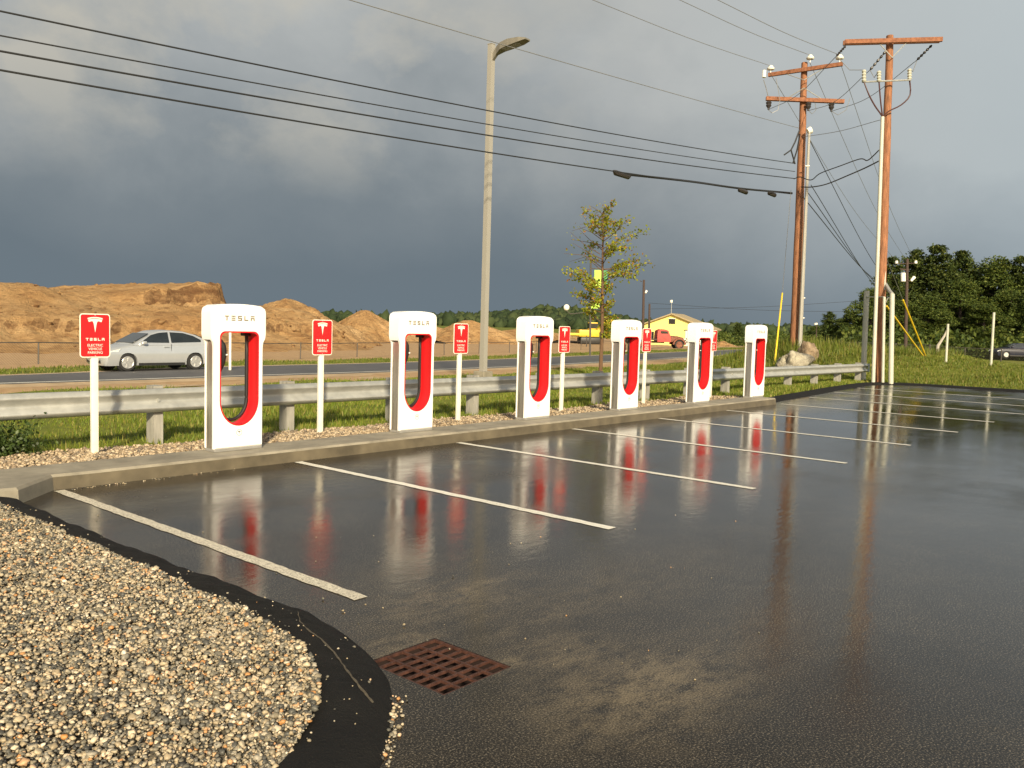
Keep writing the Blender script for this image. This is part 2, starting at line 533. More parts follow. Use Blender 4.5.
# ------------------------------------------------------------------ mesh helpers
class MB:
    def __init__(self):
        self.v = []
        self.f = []

    def add(self, vs, fs):
        o = len(self.v)
        self.v += [tuple(p) for p in vs]
        self.f += [tuple(i + o for i in q) for q in fs]
        return self

    def box(self, c, s, rot=None):
        hx, hy, hz = s[0] / 2, s[1] / 2, s[2] / 2
        vs = [Vector((x, y, z)) for x in (-hx, hx) for y in (-hy, hy) for z in (-hz, hz)]
        if rot is not None:
            vs = [rot @ p for p in vs]
        vs = [p + Vector(c) for p in vs]
        return self.add(vs, [(0, 1, 3, 2), (4, 6, 7, 5), (0, 4, 5, 1), (2, 3, 7, 6), (0, 2, 6, 4), (1, 5, 7, 3)])

    def bbox(self, c, s, b=0.01):
        """box with chamfered edges along all sides"""
        bm = bmesh.new()
        bmesh.ops.create_cube(bm, size=1)
        for v in bm.verts:
            v.co = Vector((v.co.x * s[0], v.co.y * s[1], v.co.z * s[2]))
        bmesh.ops.bevel(bm, geom=bm.edges[:], offset=b, segments=2, profile=0.6, affect='EDGES')
        bm.verts.ensure_lookup_table()
        vs = [v.co + Vector(c) for v in bm.verts]
        fs = [[v.index for v in f.verts] for f in bm.faces]
        bm.free()
        return self.add(vs, fs)

    def tube(self, pts, rad, n=8, caps=True, squash=1.0):
        pts = [Vector(p) for p in pts]
        if not hasattr(rad, '__len__'):
            rad = [rad] * len(pts)
        vs, fs = [], []
        ref = Vector((0, 0, 1))
        d0 = (pts[-1] - pts[0]).normalized()
        if abs(d0.z) > 0.9:
            ref = Vector((1, 0, 0))
        for i, p in enumerate(pts):
            d = (pts[min(i + 1, len(pts) - 1)] - pts[max(i - 1, 0)]).normalized()
            a = d.cross(ref)
            if a.length < 1e-4:
                a = d.cross(Vector((0, 1, 0)))
            a.normalize()
            b = d.cross(a)
            for k in range(n):
                t = 2 * math.pi * k / n
                vs.append(p + (a * math.cos(t) + b * math.sin(t) * squash) * rad[i])
        for i in range(len(pts) - 1):
            for k in range(n):
                k2 = (k + 1) % n
                fs.append((i * n + k, i * n + k2, (i + 1) * n + k2, (i + 1) * n + k))
        if caps:
            fs.append(tuple(range(n - 1, -1, -1)))
            fs.append(tuple((len(pts) - 1) * n + k for k in range(n)))
        return self.add(vs, fs)

    def lathe(self, prof, n=16, origin=(0, 0, 0), axis='Z'):
        vs, fs = [], []
        for (r, z) in prof:
            for k in range(n):
                t = 2 * math.pi * k / n
                p = Vector((r * math.cos(t), r * math.sin(t), z))
                if axis == 'Y':
                    p = Vector((p.x, p.z, p.y))
                if axis == 'X':
                    p = Vector((p.z, p.x, p.y))
                vs.append(p + Vector(origin))
        for i in range(len(prof) - 1):
            for k in range(n):
                k2 = (k + 1) % n
                fs.append((i * n + k, i * n + k2, (i + 1) * n + k2, (i + 1) * n + k))
        fs.append(tuple(range(n - 1, -1, -1)))
        fs.append(tuple((len(prof) - 1) * n + k for k in range(n)))
        return self.add(vs, fs)

    def prism(self, poly, y0, y1):
        """polygon in (x,z) extruded along y"""
        n = len(poly)
        vs = [(x, y0, z) for x, z in poly] + [(x, y1, z) for x, z in poly]
        fs = [tuple(range(n)), tuple(range(2 * n - 1, n - 1, -1))]
        fs += [(i, i + n, (i + 1) % n + n, (i + 1) % n) for i in range(n)]
        return self.add(vs, fs)

    def plate(self, outer, hole, y0, y1, ch=0.0):
        """(x,z) plate with a hole, from y0 (front, chamfered by ch) to y1"""
        front = offset_poly(outer, ch) if ch else outer
        no, nh = len(outer), len(hole)
        tri = tessellate_polygon([[Vector((x, z, 0)) for x, z in front], [Vector((x, z, 0)) for x, z in hole]])
        s = -1 if y1 > y0 else 1
        vs = [(x, y0, z) for x, z in front] + [(x, y0, z) for x, z in hole]
        fs = [tuple(t) for t in tri]
        b = len(vs)
        vs += [(x, y0 - s * ch, z) for x, z in outer]
        b2 = len(vs)
        vs += [(x, y1, z) for x, z in outer] + [(x, y1, z) for x, z in hole]
        tri2 = tessellate_polygon([[Vector((x, z, 0)) for x, z in outer], [Vector((x, z, 0)) for x, z in hole]])
        fs += [tuple(i + b2 for i in t)[::-1] for t in tri2]
        for i in range(no):
            j = (i + 1) % no
            fs.append((i, j, b + j, b + i))
            fs.append((b + i, b + j, b2 + j, b2 + i))
        for i in range(nh):
            j = (i + 1) % nh
            fs.append((no + i, b2 + no + i, b2 + no + j, no + j))
        return self.add(vs, fs)

    def build(self, name, material, parent=None, smooth=False, loc=None):
        me = bpy.data.meshes.new(name)
        me.from_pydata(self.v, [], self.f)
        bm = bmesh.new()
        bm.from_mesh(me)
        bmesh.ops.recalc_face_normals(bm, faces=bm.faces)
        bm.to_mesh(me)
        bm.free()
        if smooth:
            me.polygons.foreach_set('use_smooth', [True] * len(me.polygons))
            try:
                me.set_sharp_from_angle(angle=R(38))
            except Exception:
                pass
        me.materials.append(M[material] if isinstance(material, str) else material)
        o = bpy.data.objects.new(name, me)
        COL.objects.link(o)
        if parent:
            o.parent = parent
        if loc is not None:
            o.location = loc
        return o


def offset_poly(P, d):
    """move every vertex of a closed (x,z) polygon inwards by d"""
    n = len(P)
    area = sum(P[i][0] * P[(i + 1) % n][1] - P[(i + 1) % n][0] * P[i][1] for i in range(n))
    sg = 1 if area > 0 else -1
    out = []
    for i in range(n):
        a, b, c = Vector(P[i - 1]), Vector(P[i]), Vector(P[(i + 1) % n])
        e1, e2 = (b - a).normalized(), (c - b).normalized()
        n1, n2 = Vector((-e1.y, e1.x)) * sg, Vector((-e2.y, e2.x)) * sg
        m = n1 + n2
        if m.length < 1e-6:
            m = n1
        m.normalize()
        k = d / max(0.4, m.dot(n1))
        out.append((b.x + m.x * k, b.y + m.y * k))
    return out


def np_obj(name, V, Fc, material, parent=None, smooth=False):
    V = np.asarray(V, dtype=np.float32)
    Fc = np.asarray(Fc, dtype=np.int32)
    k = Fc.shape[1]
    me = bpy.data.meshes.new(name)
    me.vertices.add(len(V))
    me.vertices.foreach_set('co', V.ravel())
    me.loops.add(Fc.size)
    me.loops.foreach_set('vertex_index', Fc.ravel())
    me.polygons.add(len(Fc))
    me.polygons.foreach_set('loop_start', np.arange(0, Fc.size, k, dtype=np.int32))
    me.update(calc_edges=True)
    if smooth:
        me.polygons.foreach_set('use_smooth', [True] * len(Fc))
    me.validate()
    me.materials.append(M[material])
    o = bpy.data.objects.new(name, me)
    COL.objects.link(o)
    if parent:
        o.parent = parent
    return o


def tag(o, label=None, cat=None, group=None, kind=None):
    if label: o['label'] = label
    if cat: o['category'] = cat
    if group: o['group'] = group
    if kind: o['kind'] = kind
    return o


def empty(name, loc, rz=0.0, label=None, cat=None, group=None):
    o = bpy.data.objects.new(name, None)
    o.empty_display_size = 0.2
    COL.objects.link(o)
    o.location = loc
    o.rotation_euler = (0, 0, rz)
    return tag(o, label, cat, group)


def copy_tree(o, parent=None):
    c = o.copy()
    COL.objects.link(c)
    if parent:
        c.parent = parent
    for ch in [q for q in bpy.data.objects if q.parent == o]:
        copy_tree(ch, c)
    return c


def text_mesh(body, size, depth=0.001):
    cu = bpy.data.curves.new('text', 'FONT')
    cu.body = body
    cu.size = size
    cu.align_x = 'CENTER'
    cu.extrude = depth
    ob = bpy.data.objects.new('text', cu)
    COL.objects.link(ob)
    dg = bpy.context.evaluated_depsgraph_get()
    me = bpy.data.meshes.new_from_object(ob.evaluated_get(dg))
    bpy.data.objects.remove(ob)
    vs = [(v.co.x, -v.co.z, v.co.y) for v in me.vertices]
    fs = [tuple(p.vertices) for p in me.polygons]
    bpy.data.meshes.remove(me)
    return vs, fs


# ------------------------------------------------------------------ terrain
def ss(a, b, t):
    t = np.clip((np.asarray(t, float) - a) / (b - a), 0, 1)
    return t * t * (3 - 2 * t)


def y_near(x):
    x = np.asarray(x, float)
    return 18.0 + 0.19 * 4 * np.log1p(np.exp(np.clip((x - 26) / 4, -30, 60))) * np.where(x > 300, 1, 1)


def y_far(x):
    return y_near(x) + 3.3 + 2.4 * ss(4, 17, x)


def base_z(x, y):
    x = np.asarray(x, float); y = np.asarray(y, float)
    yn = y_near(x)
    z = 0.03 - 0.40 * ss(3, 15, y) - 0.30 * ss(yn + 8, yn + 20, y)
    z = z + 0.72 * ss(28.6, 38, x) * (1 - ss(44, 60, x)) * (1 - ss(9, 17, y)) * (0.40 + 0.60 * ss(-0.5, 4.0, y))
    z = z - 0.55 * ss(44, 66, x) * (1 - ss(3, 15, y))
    z = z + 0.66 * np.exp(-((x - 35.8) ** 2 + (y - 8.0) ** 2) / (2 * 2.3 ** 2))
    return z


def tz(x, y):
    x = np.asarray(x, float); y = np.asarray(y, float)
    z = base_z(x, y)
    off = np.maximum(ss(3, 5, y), ss(29.5, 32, x))
    onroad = (y > y_near(x) - 1.2) & (y < y_far(x) + 1.2)
    amp = np.where(onroad, 0.0, 0.05)
    z = z + off * amp * (np.sin(x * 0.9 + 1.3 * np.sin(y * 0.7)) * np.sin(y * 1.1 + 0.5) + 0.5 * np.sin(x * 2.3 + y * 1.7))
    return z


def zt(x, y):
    return float(tz(x, y))


def build_ground():
    def axis(fine0, fine1, step, lo, hi, grow=1.16):
        a = list(np.arange(fine0, fine1 + step, step))
        s = step
        while a[-1] < hi:
            s *= grow; a.append(a[-1] + s)
        s = step
        b = []
        c = fine0
        while c > lo:
            s *= grow; c -= s; b.append(c)
        return np.array(b[::-1] + a)
    xs = axis(-6, 100, 0.8, -3500, 3500)
    ys = axis(-4, 50, 0.7, -3500, 3500)
    X, Y = np.meshgrid(xs, ys, indexing='ij')
    Z = tz(X, Y)
    onroad = (Y > y_near(X) - 0.4) & (Y < y_far(X) + 0.4)
    Z = np.where(onroad, Z - 0.10, Z)
    lot = ((X < 28.9) & (Y < 1.8))
    Z = np.where(lot, np.where((X > 27.6) | (Y > 0.4) | (X < -4), -0.25, -0.75), Z)
    far = np.hypot(X - 30, Y - 20)
    Z = np.where(far > 300, -0.9, Z)
    V = np.stack([X.ravel(), Y.ravel(), Z.ravel()], 1)
    nx, ny = len(xs), len(ys)
    i, j = np.meshgrid(np.arange(nx - 1), np.arange(ny - 1), indexing='ij')
    a = (i * ny + j).ravel()
    Fc = np.stack([a, a + ny, a + ny + 1, a + 1], 1)
    o = np_obj('ground', V, Fc, 'ground', smooth=True)
    yn, yf = y_near(X), y_far(X)
    sand = 1.0 * ss(yn - 3.1, yn - 2.3, Y) * (1 - ss(yf + 0.2, yf + 0.7, Y))
    field = ss(yf + 2.6, yf + 4.2, Y) * (1 - ss(86, 120, X - (Y - 30) * 0.6))
    sand = np.maximum(sand, field)
    sand = np.where(far > 320, 0.0, sand)
    at = o.data.attributes.new('sand', 'FLOAT', 'POINT')
    at.data.foreach_set('value', sand.ravel().astype(np.float32))
    tag(o, kind='structure')


build_ground()

# parking lot sheet with a cut-out for the drain
GX0, GX1, GY0, GY1 = -0.62, -0.14, -5.98, -5.42
lot_outline = [(-60, -60), (28.0, -60), (27.9, -20), (28.05, -8), (28.3, -3), (28.45, -0.8), (28.4, 0.7), (27.8, 1.25), (26.3, 1.3),
               (22.7, 0.95), (21.0, 0.72), (18.8, 0.5), (17.2, 0.3), (16.5, 0.2), (16.2, 0.2), (-0.3, 0.2), (-0.8, -0.6), (-1.0, -4.8), (-1.6, -6.0), (-2.4, -6.5), (-10, -6.9), (-60, -7.0)]


def build_lot():
    hole = [(GX0, GY0), (GX1, GY0), (GX1, GY1), (GX0, GY1)]
    pts = lot_outline + hole
    tri = tessellate_polygon([[Vector((x, y, 0)) for x, y in lot_outline], [Vector((x, y, 0)) for x, y in hole]])
    mb = MB().add([(x, y, 0.0) for x, y in pts], tri)
    o = mb.build('parking_lot', 'wet_asphalt')
    tag(o, kind='structure')
    for v in o.data.polygons:
        if v.normal.z < 0:
            v.flip()
    starts = [0.0] * 7 + [0.42, 0.80, 1.10]
    for i in range(10):
        x = i * 2.75
        mb = MB()
        w = 0.052
        n = 60
        y0, y1 = starts[i] - 0.02, -4.61 - (0.4 if i > 6 else 0)
        L, Rr = [], []
        for k in range(n + 1):
            y = y0 + (y1 - y0) * k / n
            L.append((x - w + random.uniform(-.007, .007), y, 0.004))
            Rr.append((x + w + random.uniform(-.007, .007), y, 0.004))
        vs = L + Rr
        fs = [(k, k + 1, n + 2 + k, n + 1 + k) for k in range(n)]
        mb.add(vs, fs).build('painted_line', 'line_paint_worn' if i == 0 else 'line_paint', o)
    return o


lot = build_lot()

# road
def build_road():
    xs = np.concatenate([np.arange(-120, -20, 10), np.arange(-20, 120, 1.0), np.arange(120, 420, 10)])
    V, Fc, S_, SF = [], [], [], []
    n = 9
    for x in xs:
        a, b = float(y_near(x)), float(y_far(x))
        zm = max(zt(x, a), zt(x, b)) + 0.01
        for k in range(n):
            t = k / (n - 1)
            V.append((x, a + (b - a) * t, zm + 0.05 * (1 - (2 * t - 1) ** 2)))
        for sgn, e in ((-1, a), (1, b)):
            S_.append((x, e, zm + 0.001)); S_.append((x, e + sgn * 0.9, zm - 0.025)); S_.append((x, e + sgn * (2.4 if sgn < 0 else 1.2), float(base_z(x, e + sgn * 1.6)) - 0.03))
    for i in range(len(xs) - 1):
        for q in (0, 1, 3, 4):
            c = i * 6 + q
            SF.append((c, c + 6, c + 7, c + 1))
    so = np_obj('road_shoulder', S_, SF, 'shoulder_sand', smooth=True)
    tag(so, kind='structure')
    for i in range(len(xs) - 1):
        for k in range(n - 1):
            a = i * n + k
            Fc.append((a, a + n, a + n + 1, a + 1))
    o = np_obj('road', V, Fc, 'road_asphalt', smooth=True)
    tag(o, kind='structure')
    def stripe(t0, w, material):
        v, f = [], []
        for x in xs:
            a, b = float(y_near(x)), float(y_far(x))
            zm = max(zt(x, a), zt(x, b)) + 0.01
            for s in (-w / 2, w / 2):
                y = a + (b - a) * t0 + s
                t = (y - a) / (b - a)
                v.append((x, y, zm + 0.05 * (1 - (2 * t - 1) ** 2) + 0.008))
        for i in range(len(xs) - 1):
            f.append((2 * i, 2 * i + 2, 2 * i + 3, 2 * i + 1))
        np_obj('painted_line', v, f, material, o)
    stripe(0.06, 0.12, 'line_paint')
    stripe(0.94, 0.12, 'line_paint')
    return o


build_road()

# kerb slab, chamfered at its left corner
def build_kerb():
    poly = [(-12, -0.40), (-0.66, -0.40), (-0.50, -0.42), (-0.03, 0.04), (0.3, 0.015), (16.28, 0.0), (16.34, 0.06), (16.34, 0.56), (16.28, 0.64), (0.2, 0.70), (-12, 0.62)]
    n = len(poly)
    def inset(d):
        return offset_poly(poly, d)
    a, b = poly, inset(0.03)
    vs = [(x, y, -0.2) for x, y in a] + [(x, y, 0.0) for x, y in offset_poly(poly, 0.0)] + [(x, y, 0.125) for x, y in inset(0.012)] + [(x, y, 0.15) for x, y in inset(0.035)]
    fs = []
    for r in range(3):
        for i in range(n):
            j = (i + 1) % n
            fs.append((r * n + i, r * n + j, (r + 1) * n + j, (r + 1) * n + i))
    tri = tessellate_polygon([[Vector((x, y, 0)) for x, y in inset(0.035)]])
    fs += [tuple(i + 3 * n for i in t) for t in tri]
    o = MB().add(vs, fs).build('kerb', 'concrete')
    o.data.materials.append(M['concrete_dark'])      # darker, browner concrete on the vertical faces
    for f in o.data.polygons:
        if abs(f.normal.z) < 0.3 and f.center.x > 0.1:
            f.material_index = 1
    tag(o, kind='structure')


build_kerb()


def resample(P, n):
    P = np.array(P, float)
    d = np.r_[0, np.cumsum(np.hypot(*np.diff(P, axis=0).T))]
    t = np.linspace(0, d[-1], n)
    return np.stack([np.interp(t, d, P[:, 0]), np.interp(t, d, P[:, 1])], 1)


def smooth_path(P, n, it=3):
    Q = resample(P, n)
    for _ in range(it):
        Q[1:-1] = (Q[:-2] + 2 * Q[1:-1] + Q[2:]) / 4
    return Q


BED_EDGE = [(-0.73, -0.46), (-0.73, -1.21), (-0.74, -2.06), (-0.745, -2.73), (-0.75, -3.47), (-0.75, -3.89), (-0.74, -4.4), (-0.76, -4.85), (-0.83, -5.2),
            (-0.95, -5.48), (-1.10, -5.71), (-1.27, -5.89), (-1.47, -6.04), (-1.75, -6.18), (-2.2, -6.32), (-3.0, -6.42), (-10, -6.5)]
BERM_OUT = [(-0.47, -0.45), (-0.49, -1.0), (-0.51, -1.43), (-0.50, -2.58), (-0.47, -3.44), (-0.43, -4.14), (-0.41, -4.56), (-0.44, -4.97), (-0.53, -5.3),
            (-0.66, -5.63), (-0.83, -5.87), (-1.03, -6.08), (-1.22, -6.25), (-1.5, -6.45), (-2.0, -6.66), (-3.0, -6.82), (-10, -6.92)]


def berm(name, inner, outer, n, h, z_in):
    A, B = smooth_path(inner, n), smooth_path(outer, n)
    V, Fc = [], []
    prof = [(-0.25, z_in - 0.03), (0.0, z_in + 0.02), (0.22, h), (0.5, h * 0.97), (0.75, h * 0.68), (0.92, h * 0.28), (1.0, 0.004), (1.03, -0.05)]
    m = len(prof)
    for i in range(n):
        for (t, z) in prof:
            p = A[i] + (B[i] - A[i]) * t
            w = (0.008 * math.sin(i * 0.61 + t * 4) + 0.006 * math.sin(i * 1.7 + t * 9) + random.uniform(-.004, .004))
            V.append((p[0] + random.uniform(-.004, .004), p[1] + random.uniform(-.004, .004), z + (w if 0 < t < 0.95 else 0)))
    for i in range(n - 1):
        for k in range(m - 1):
            a = i * m + k
            Fc.append((a, a + m, a + m + 1, a + 1))
    o = np_obj(name, V, Fc, 'bitumen', smooth=True)
    tag(o, kind='structure')
    return o


near_berm = berm('asphalt_kerb', BED_EDGE, BERM_OUT, 170, 0.085, 0.055)
# dried sediment streak along the asphalt kerb
def streak(pts, z, w):
    P = [gnd(x, y, z) for x, y in pts]
    Q = smooth_path([(p.x, p.y) for p in P], 60, 2)
    return Q


FAR_EDGE = [(16.36, 0.2), (17.2, 0.32), (18.8, 0.52), (21.0, 0.74), (22.7, 0.97), (26.3, 1.32), (27.7, 1.27), (28.35, 0.7), (28.45, -0.8), (28.3, -3), (28.05, -8), (27.9, -20), (28.0, -60)]
FAR_OUT = [(16.36, 0.55), (17.2, 0.72), (18.8, 0.95), (21.0, 1.18), (22.7, 1.42), (26.3, 1.75), (28.2, 1.65), (28.85, 0.9), (28.95, -0.8), (28.8, -3), (28.55, -8), (28.4, -20), (28.5, -60)]
berm('asphalt_edging', FAR_OUT, FAR_EDGE, 150, 0.06, 0.035)

# drain: pit and cast-iron grate
def build_drain():
    t = empty('drain_grate', ((GX0 + GX1) / 2, (GY0 + GY1) / 2, 0), 0, 'rusty square cast iron storm drain grate sunk in the wet asphalt', 'drain grate')
    hx, hy = (GX1 - GX0) / 2, (GY1 - GY0) / 2
    mb = MB()
    b = 0.013
    mb.box((-hx + b / 2, 0, -0.010), (b, 2 * hy, 0.016)).box((hx - b / 2, 0, -0.010), (b, 2 * hy, 0.016))
    mb.box((0, -hy + b / 2, -0.0105), (2 * hx - 2 * b, b, 0.016)).box((0, hy - b / 2, -0.0105), (2 * hx - 2 * b, b, 0.016))
    mb.build('frame', 'rust_iron', t)
    mb = MB()
    nx, ny = 4, 8
    ix, iy = 2 * hx - 2 * b, 2 * hy - 2 * b
    for k in range(1, nx):
        mb.box((-ix / 2 + ix * k / nx, 0, -0.012), (0.012, iy, 0.014))
    for k in range(1, ny):
        y = -iy / 2 + iy * k / ny
        for c in range(nx):
            x0 = -ix / 2 + ix * c / nx + (0.006 if c else 0)
            x1 = -ix / 2 + ix * (c + 1) / nx - (0.006 if c < nx - 1 else 0)
            mb.box(((x0 + x1) / 2, y, -0.0125), (x1 - x0, 0.011, 0.014))
    mb.build('grid', 'rust_iron', t)
    mb = MB()
    d = 0.5
    mb.add([(-hx, -hy, -0.002), (hx, -hy, -0.002), (hx, hy, -0.002), (-hx, hy, -0.002), (-hx, -hy, -d), (hx, -hy, -d), (hx, hy, -d), (-hx, hy, -d)],
           [(0, 1, 5, 4), (1, 2, 6, 5), (2, 3, 7, 6), (3, 0, 4, 7), (4, 5, 6, 7)])
    mb.build('pit', 'pit_dark', t)


build_drain()

# ------------------------------------------------------------------ gravel
def ico(sub=0):
    bm = bmesh.new()
    bmesh.ops.create_icosphere(bm, subdivisions=sub + 1, radius=1)
    V = np.array([v.co for v in bm.verts])
    Fc = np.array([[v.index for v in f.verts] for f in bm.faces])
    bm.free()
    return V, Fc


ICO0, ICO1 = ico(0), ico(1)


def stones(name, P, size, material, base=ICO0, jit=0.22, flat=(0.5, 0.85), smooth=True):
    """P (n,3) centres, size (n,)"""
    V0, F0 = base
    n, k = len(P), len(V0)
    A = rng.normal(size=(n, 3, 3))
    Q, _ = np.linalg.qr(A)
    S = np.stack([np.ones(n), rng.uniform(0.65, 1.0, n), rng.uniform(*flat, n)], 1)
    T = V0[None] * (1 + rng.normal(0, jit, (n, k, 1)) * 0.6)
    T = T * S[:, None, :]
    # mostly lying flat, tilted at random
    Rm = Q * 0.0
    ang = rng.uniform(0, 2 * np.pi, n)
    c, s = np.cos(ang), np.sin(ang)
    Rz = np.zeros((n, 3, 3)); Rz[:, 0, 0] = c; Rz[:, 0, 1] = -s; Rz[:, 1, 0] = s; Rz[:, 1, 1] = c; Rz[:, 2, 2] = 1
    tl = rng.normal(0, 0.45, n); c, s = np.cos(tl), np.sin(tl)
    Rt = np.zeros((n, 3, 3)); Rt[:, 0, 0] = 1; Rt[:, 1, 1] = c; Rt[:, 1, 2] = -s; Rt[:, 2, 1] = s; Rt[:, 2, 2] = c
    T = np.einsum('nij,nkj->nki', np.einsum('nij,njk->nik', Rz, Rt), T)
    V = (T * size[:, None, None] + P[:, None, :]).reshape(-1, 3)
    Fc = (F0[None] + (np.arange(n) * k)[:, None, None]).reshape(-1, 3)
    return np_obj(name, V, Fc, material, smooth=smooth)


def inside(poly, x, y):
    p = np.array(poly)
    c = np.zeros(len(x), bool)
    j = len(p) - 1
    for i in range(len(p)):
        xi, yi, xj, yj = p[i, 0], p[i, 1], p[j, 0], p[j, 1]
        m = ((yi > y) != (yj > y))
        with np.errstate(divide='ignore', invalid='ignore'):
            t = (xj - xi) * (y - yi) / (yj - yi) + xi
        c ^= m & (x < t)
        j = i
    return c


def near_gravel():
    edge = [tuple(p) for p in smooth_path(BED_EDGE, 90)]
    poly = edge + [(-10, -0.42), (-0.8, -0.42)]
    # soil under the stones
    tri = tessellate_polygon([[Vector((x, y, 0)) for x, y in poly]])
    base = MB().add([(x, y, 0.055) for x, y in poly], tri).build('gravel_soil', 'gravel_floor')
    tag(base, kind='structure')
    n = 210000
    x = rng.uniform(-4.2, -0.7, n); y = rng.uniform(-6.4, -0.44, n)
    # only the part near the camera's side of the bed needs full density
    vis = (x > -1.55 - 0.30 * np.maximum(0, -2 - y))
    keep = inside(poly, x, y) & (vis | (rng.random(n) < 0.06))
    x, y = x[keep], y[keep]
    m = min(len(x), 48000)
    x, y = x[:m], y[:m]
    size = np.clip(rng.lognormal(math.log(0.0080), 0.40, m), 0.004, 0.020)
    z = 0.062 + rng.uniform(0, 0.030, m) + 0.014 * np.sin(x * 5 + y * 3) * np.sin(y * 4)
    o = stones('gravel_bed', np.stack([x, y, z], 1), size, 'gravel', ICO1, 0.30, (0.45, 0.85), smooth=False)
    tag(o, 'loose multicoloured pea gravel filling the near planting bed', 'gravel', kind='stuff')


near_gravel()


def strip_gravel():
    n = 21000
    x = rng.uniform(-3.5, 16.3, n)
    x = np.where(rng.random(n) < 0.35, rng.uniform(-3.5, 6, n), x)
    y = rng.uniform(0.60, 2.02, n) + 0.10 * np.sin(x * 1.7) * rng.random(n)
    size = np.clip(rng.lognormal(math.log(0.019), 0.3, n), 0.01, 0.036)
    z = 0.105 - 0.055 * ss(0.8, 1.9, y) + rng.uniform(-0.01, 0.022, n) + 0.012 * np.sin(x * 2.1)
    o = stones('gravel_strip', np.stack([x, y, z], 1), size, 'gravel_tan', ICO0)
    tag(o, 'tan gravel strip between the concrete kerb and the guardrail grass', 'gravel', kind='stuff')
    b = MB().add([(-12, 0.5, 0.092), (16.32, 0.5, 0.092), (16.32, 2.05, 0.030), (-12, 2.05, 0.030)], [(0, 1, 2, 3)]).build('gravel_soil', 'gravel_floor')
    tag(b, kind='structure')


strip_gravel()


def loose_pebbles():
    P, S = [], []
    for k in range(85):                      # spill beside the asphalt kerb
        t = random.random()
        a = gnd(400 - 16 * t + random.gauss(0, 4.5), 698 + 68 * t + random.gauss(0, 5))
        P.append((a.x, a.y, 0.006)); S.append(0.004 + 0.009 * random.random() ** 1.5)
    for k in range(110):                     # scattered over the bays
        a = gnd(random.uniform(60, 760), random.uniform(505, 700))
        if a.x < -0.3 or a.y > -0.1 or a.x > 9:
            continue
        P.append((a.x, a.y, 0.003)); S.append(random.uniform(0.002, 0.0065))
    for k in range(60):                      # debris along the kerb foot
        P.append((random.uniform(-0.1, 2.5) * random.random() + 0.1, random.uniform(-0.10, -0.01), 0.006)); S.append(random.uniform(0.004, 0.009))
    for (px, py) in [(427, 640 + 2), (382, 696), (331, 695), (343, 612), (404, 626), (453, 577), (345, 640), (323, 600)]:
        a = gnd(px, py); P.append((a.x, a.y, 0.01)); S.append(0.009)
    bpy.context.view_layer.update()
    for k in range(90):                      # strays lodged on the asphalt kerb, mostly near the bed
        i = random.randrange(len(BED_EDGE) - 5)
        q = Vector(BED_EDGE[i]).lerp(Vector(BED_EDGE[i + 1]), random.random())
        x = q.x + 0.02 + 0.26 * random.random() ** 2.2
        hit, loc, nor, idx = near_berm.ray_cast(Vector((x, q.y, 1.0)), Vector((0, 0, -1)))
        if hit:
            P.append((x, q.y, loc.z + 0.002)); S.append(0.003 + 0.007 * random.random() ** 2)
    o = stones('loose_pebbles', np.array(P), np.array(S), 'gravel', ICO1)
    tag(o, 'loose pebbles scattered over the wet asphalt and kerb foot', 'pebbles', kind='stuff')


loose_pebbles()

# ------------------------------------------------------------------ grass
def blades(name, x, y, h, w, material, label, lean=0.35, z=None):
    n = len(x)
    z0 = tz(x, y) - 0.02 if z is None else z
    a = rng.uniform(0, 2 * np.pi, n)
    l = rng.normal(0, lean, n) * h
    la = rng.uniform(0, 2 * np.pi, n)
    B1 = np.stack([x - np.cos(a) * w, y - np.sin(a) * w, z0], 1)
    B2 = np.stack([x + np.cos(a) * w, y + np.sin(a) * w, z0], 1)
    T = np.stack([x + np.cos(la) * l, y + np.sin(la) * l, z0 + h], 1)
    V = np.stack([B1, B2, T], 1).reshape(-1, 3)
    Fc = np.arange(3 * n).reshape(-1, 3)
    o = np_obj(name, V, Fc, material)
    tag(o, label, 'grass', kind='stuff')
    return o


def patchy(x, y, s=0.6):
    return 0.5 + 0.5 * np.sin(x * s + 2 * np.sin(y * s * 0.8)) * np.sin(y * s * 1.3 + 1.5 * np.sin(x * s * 0.5))


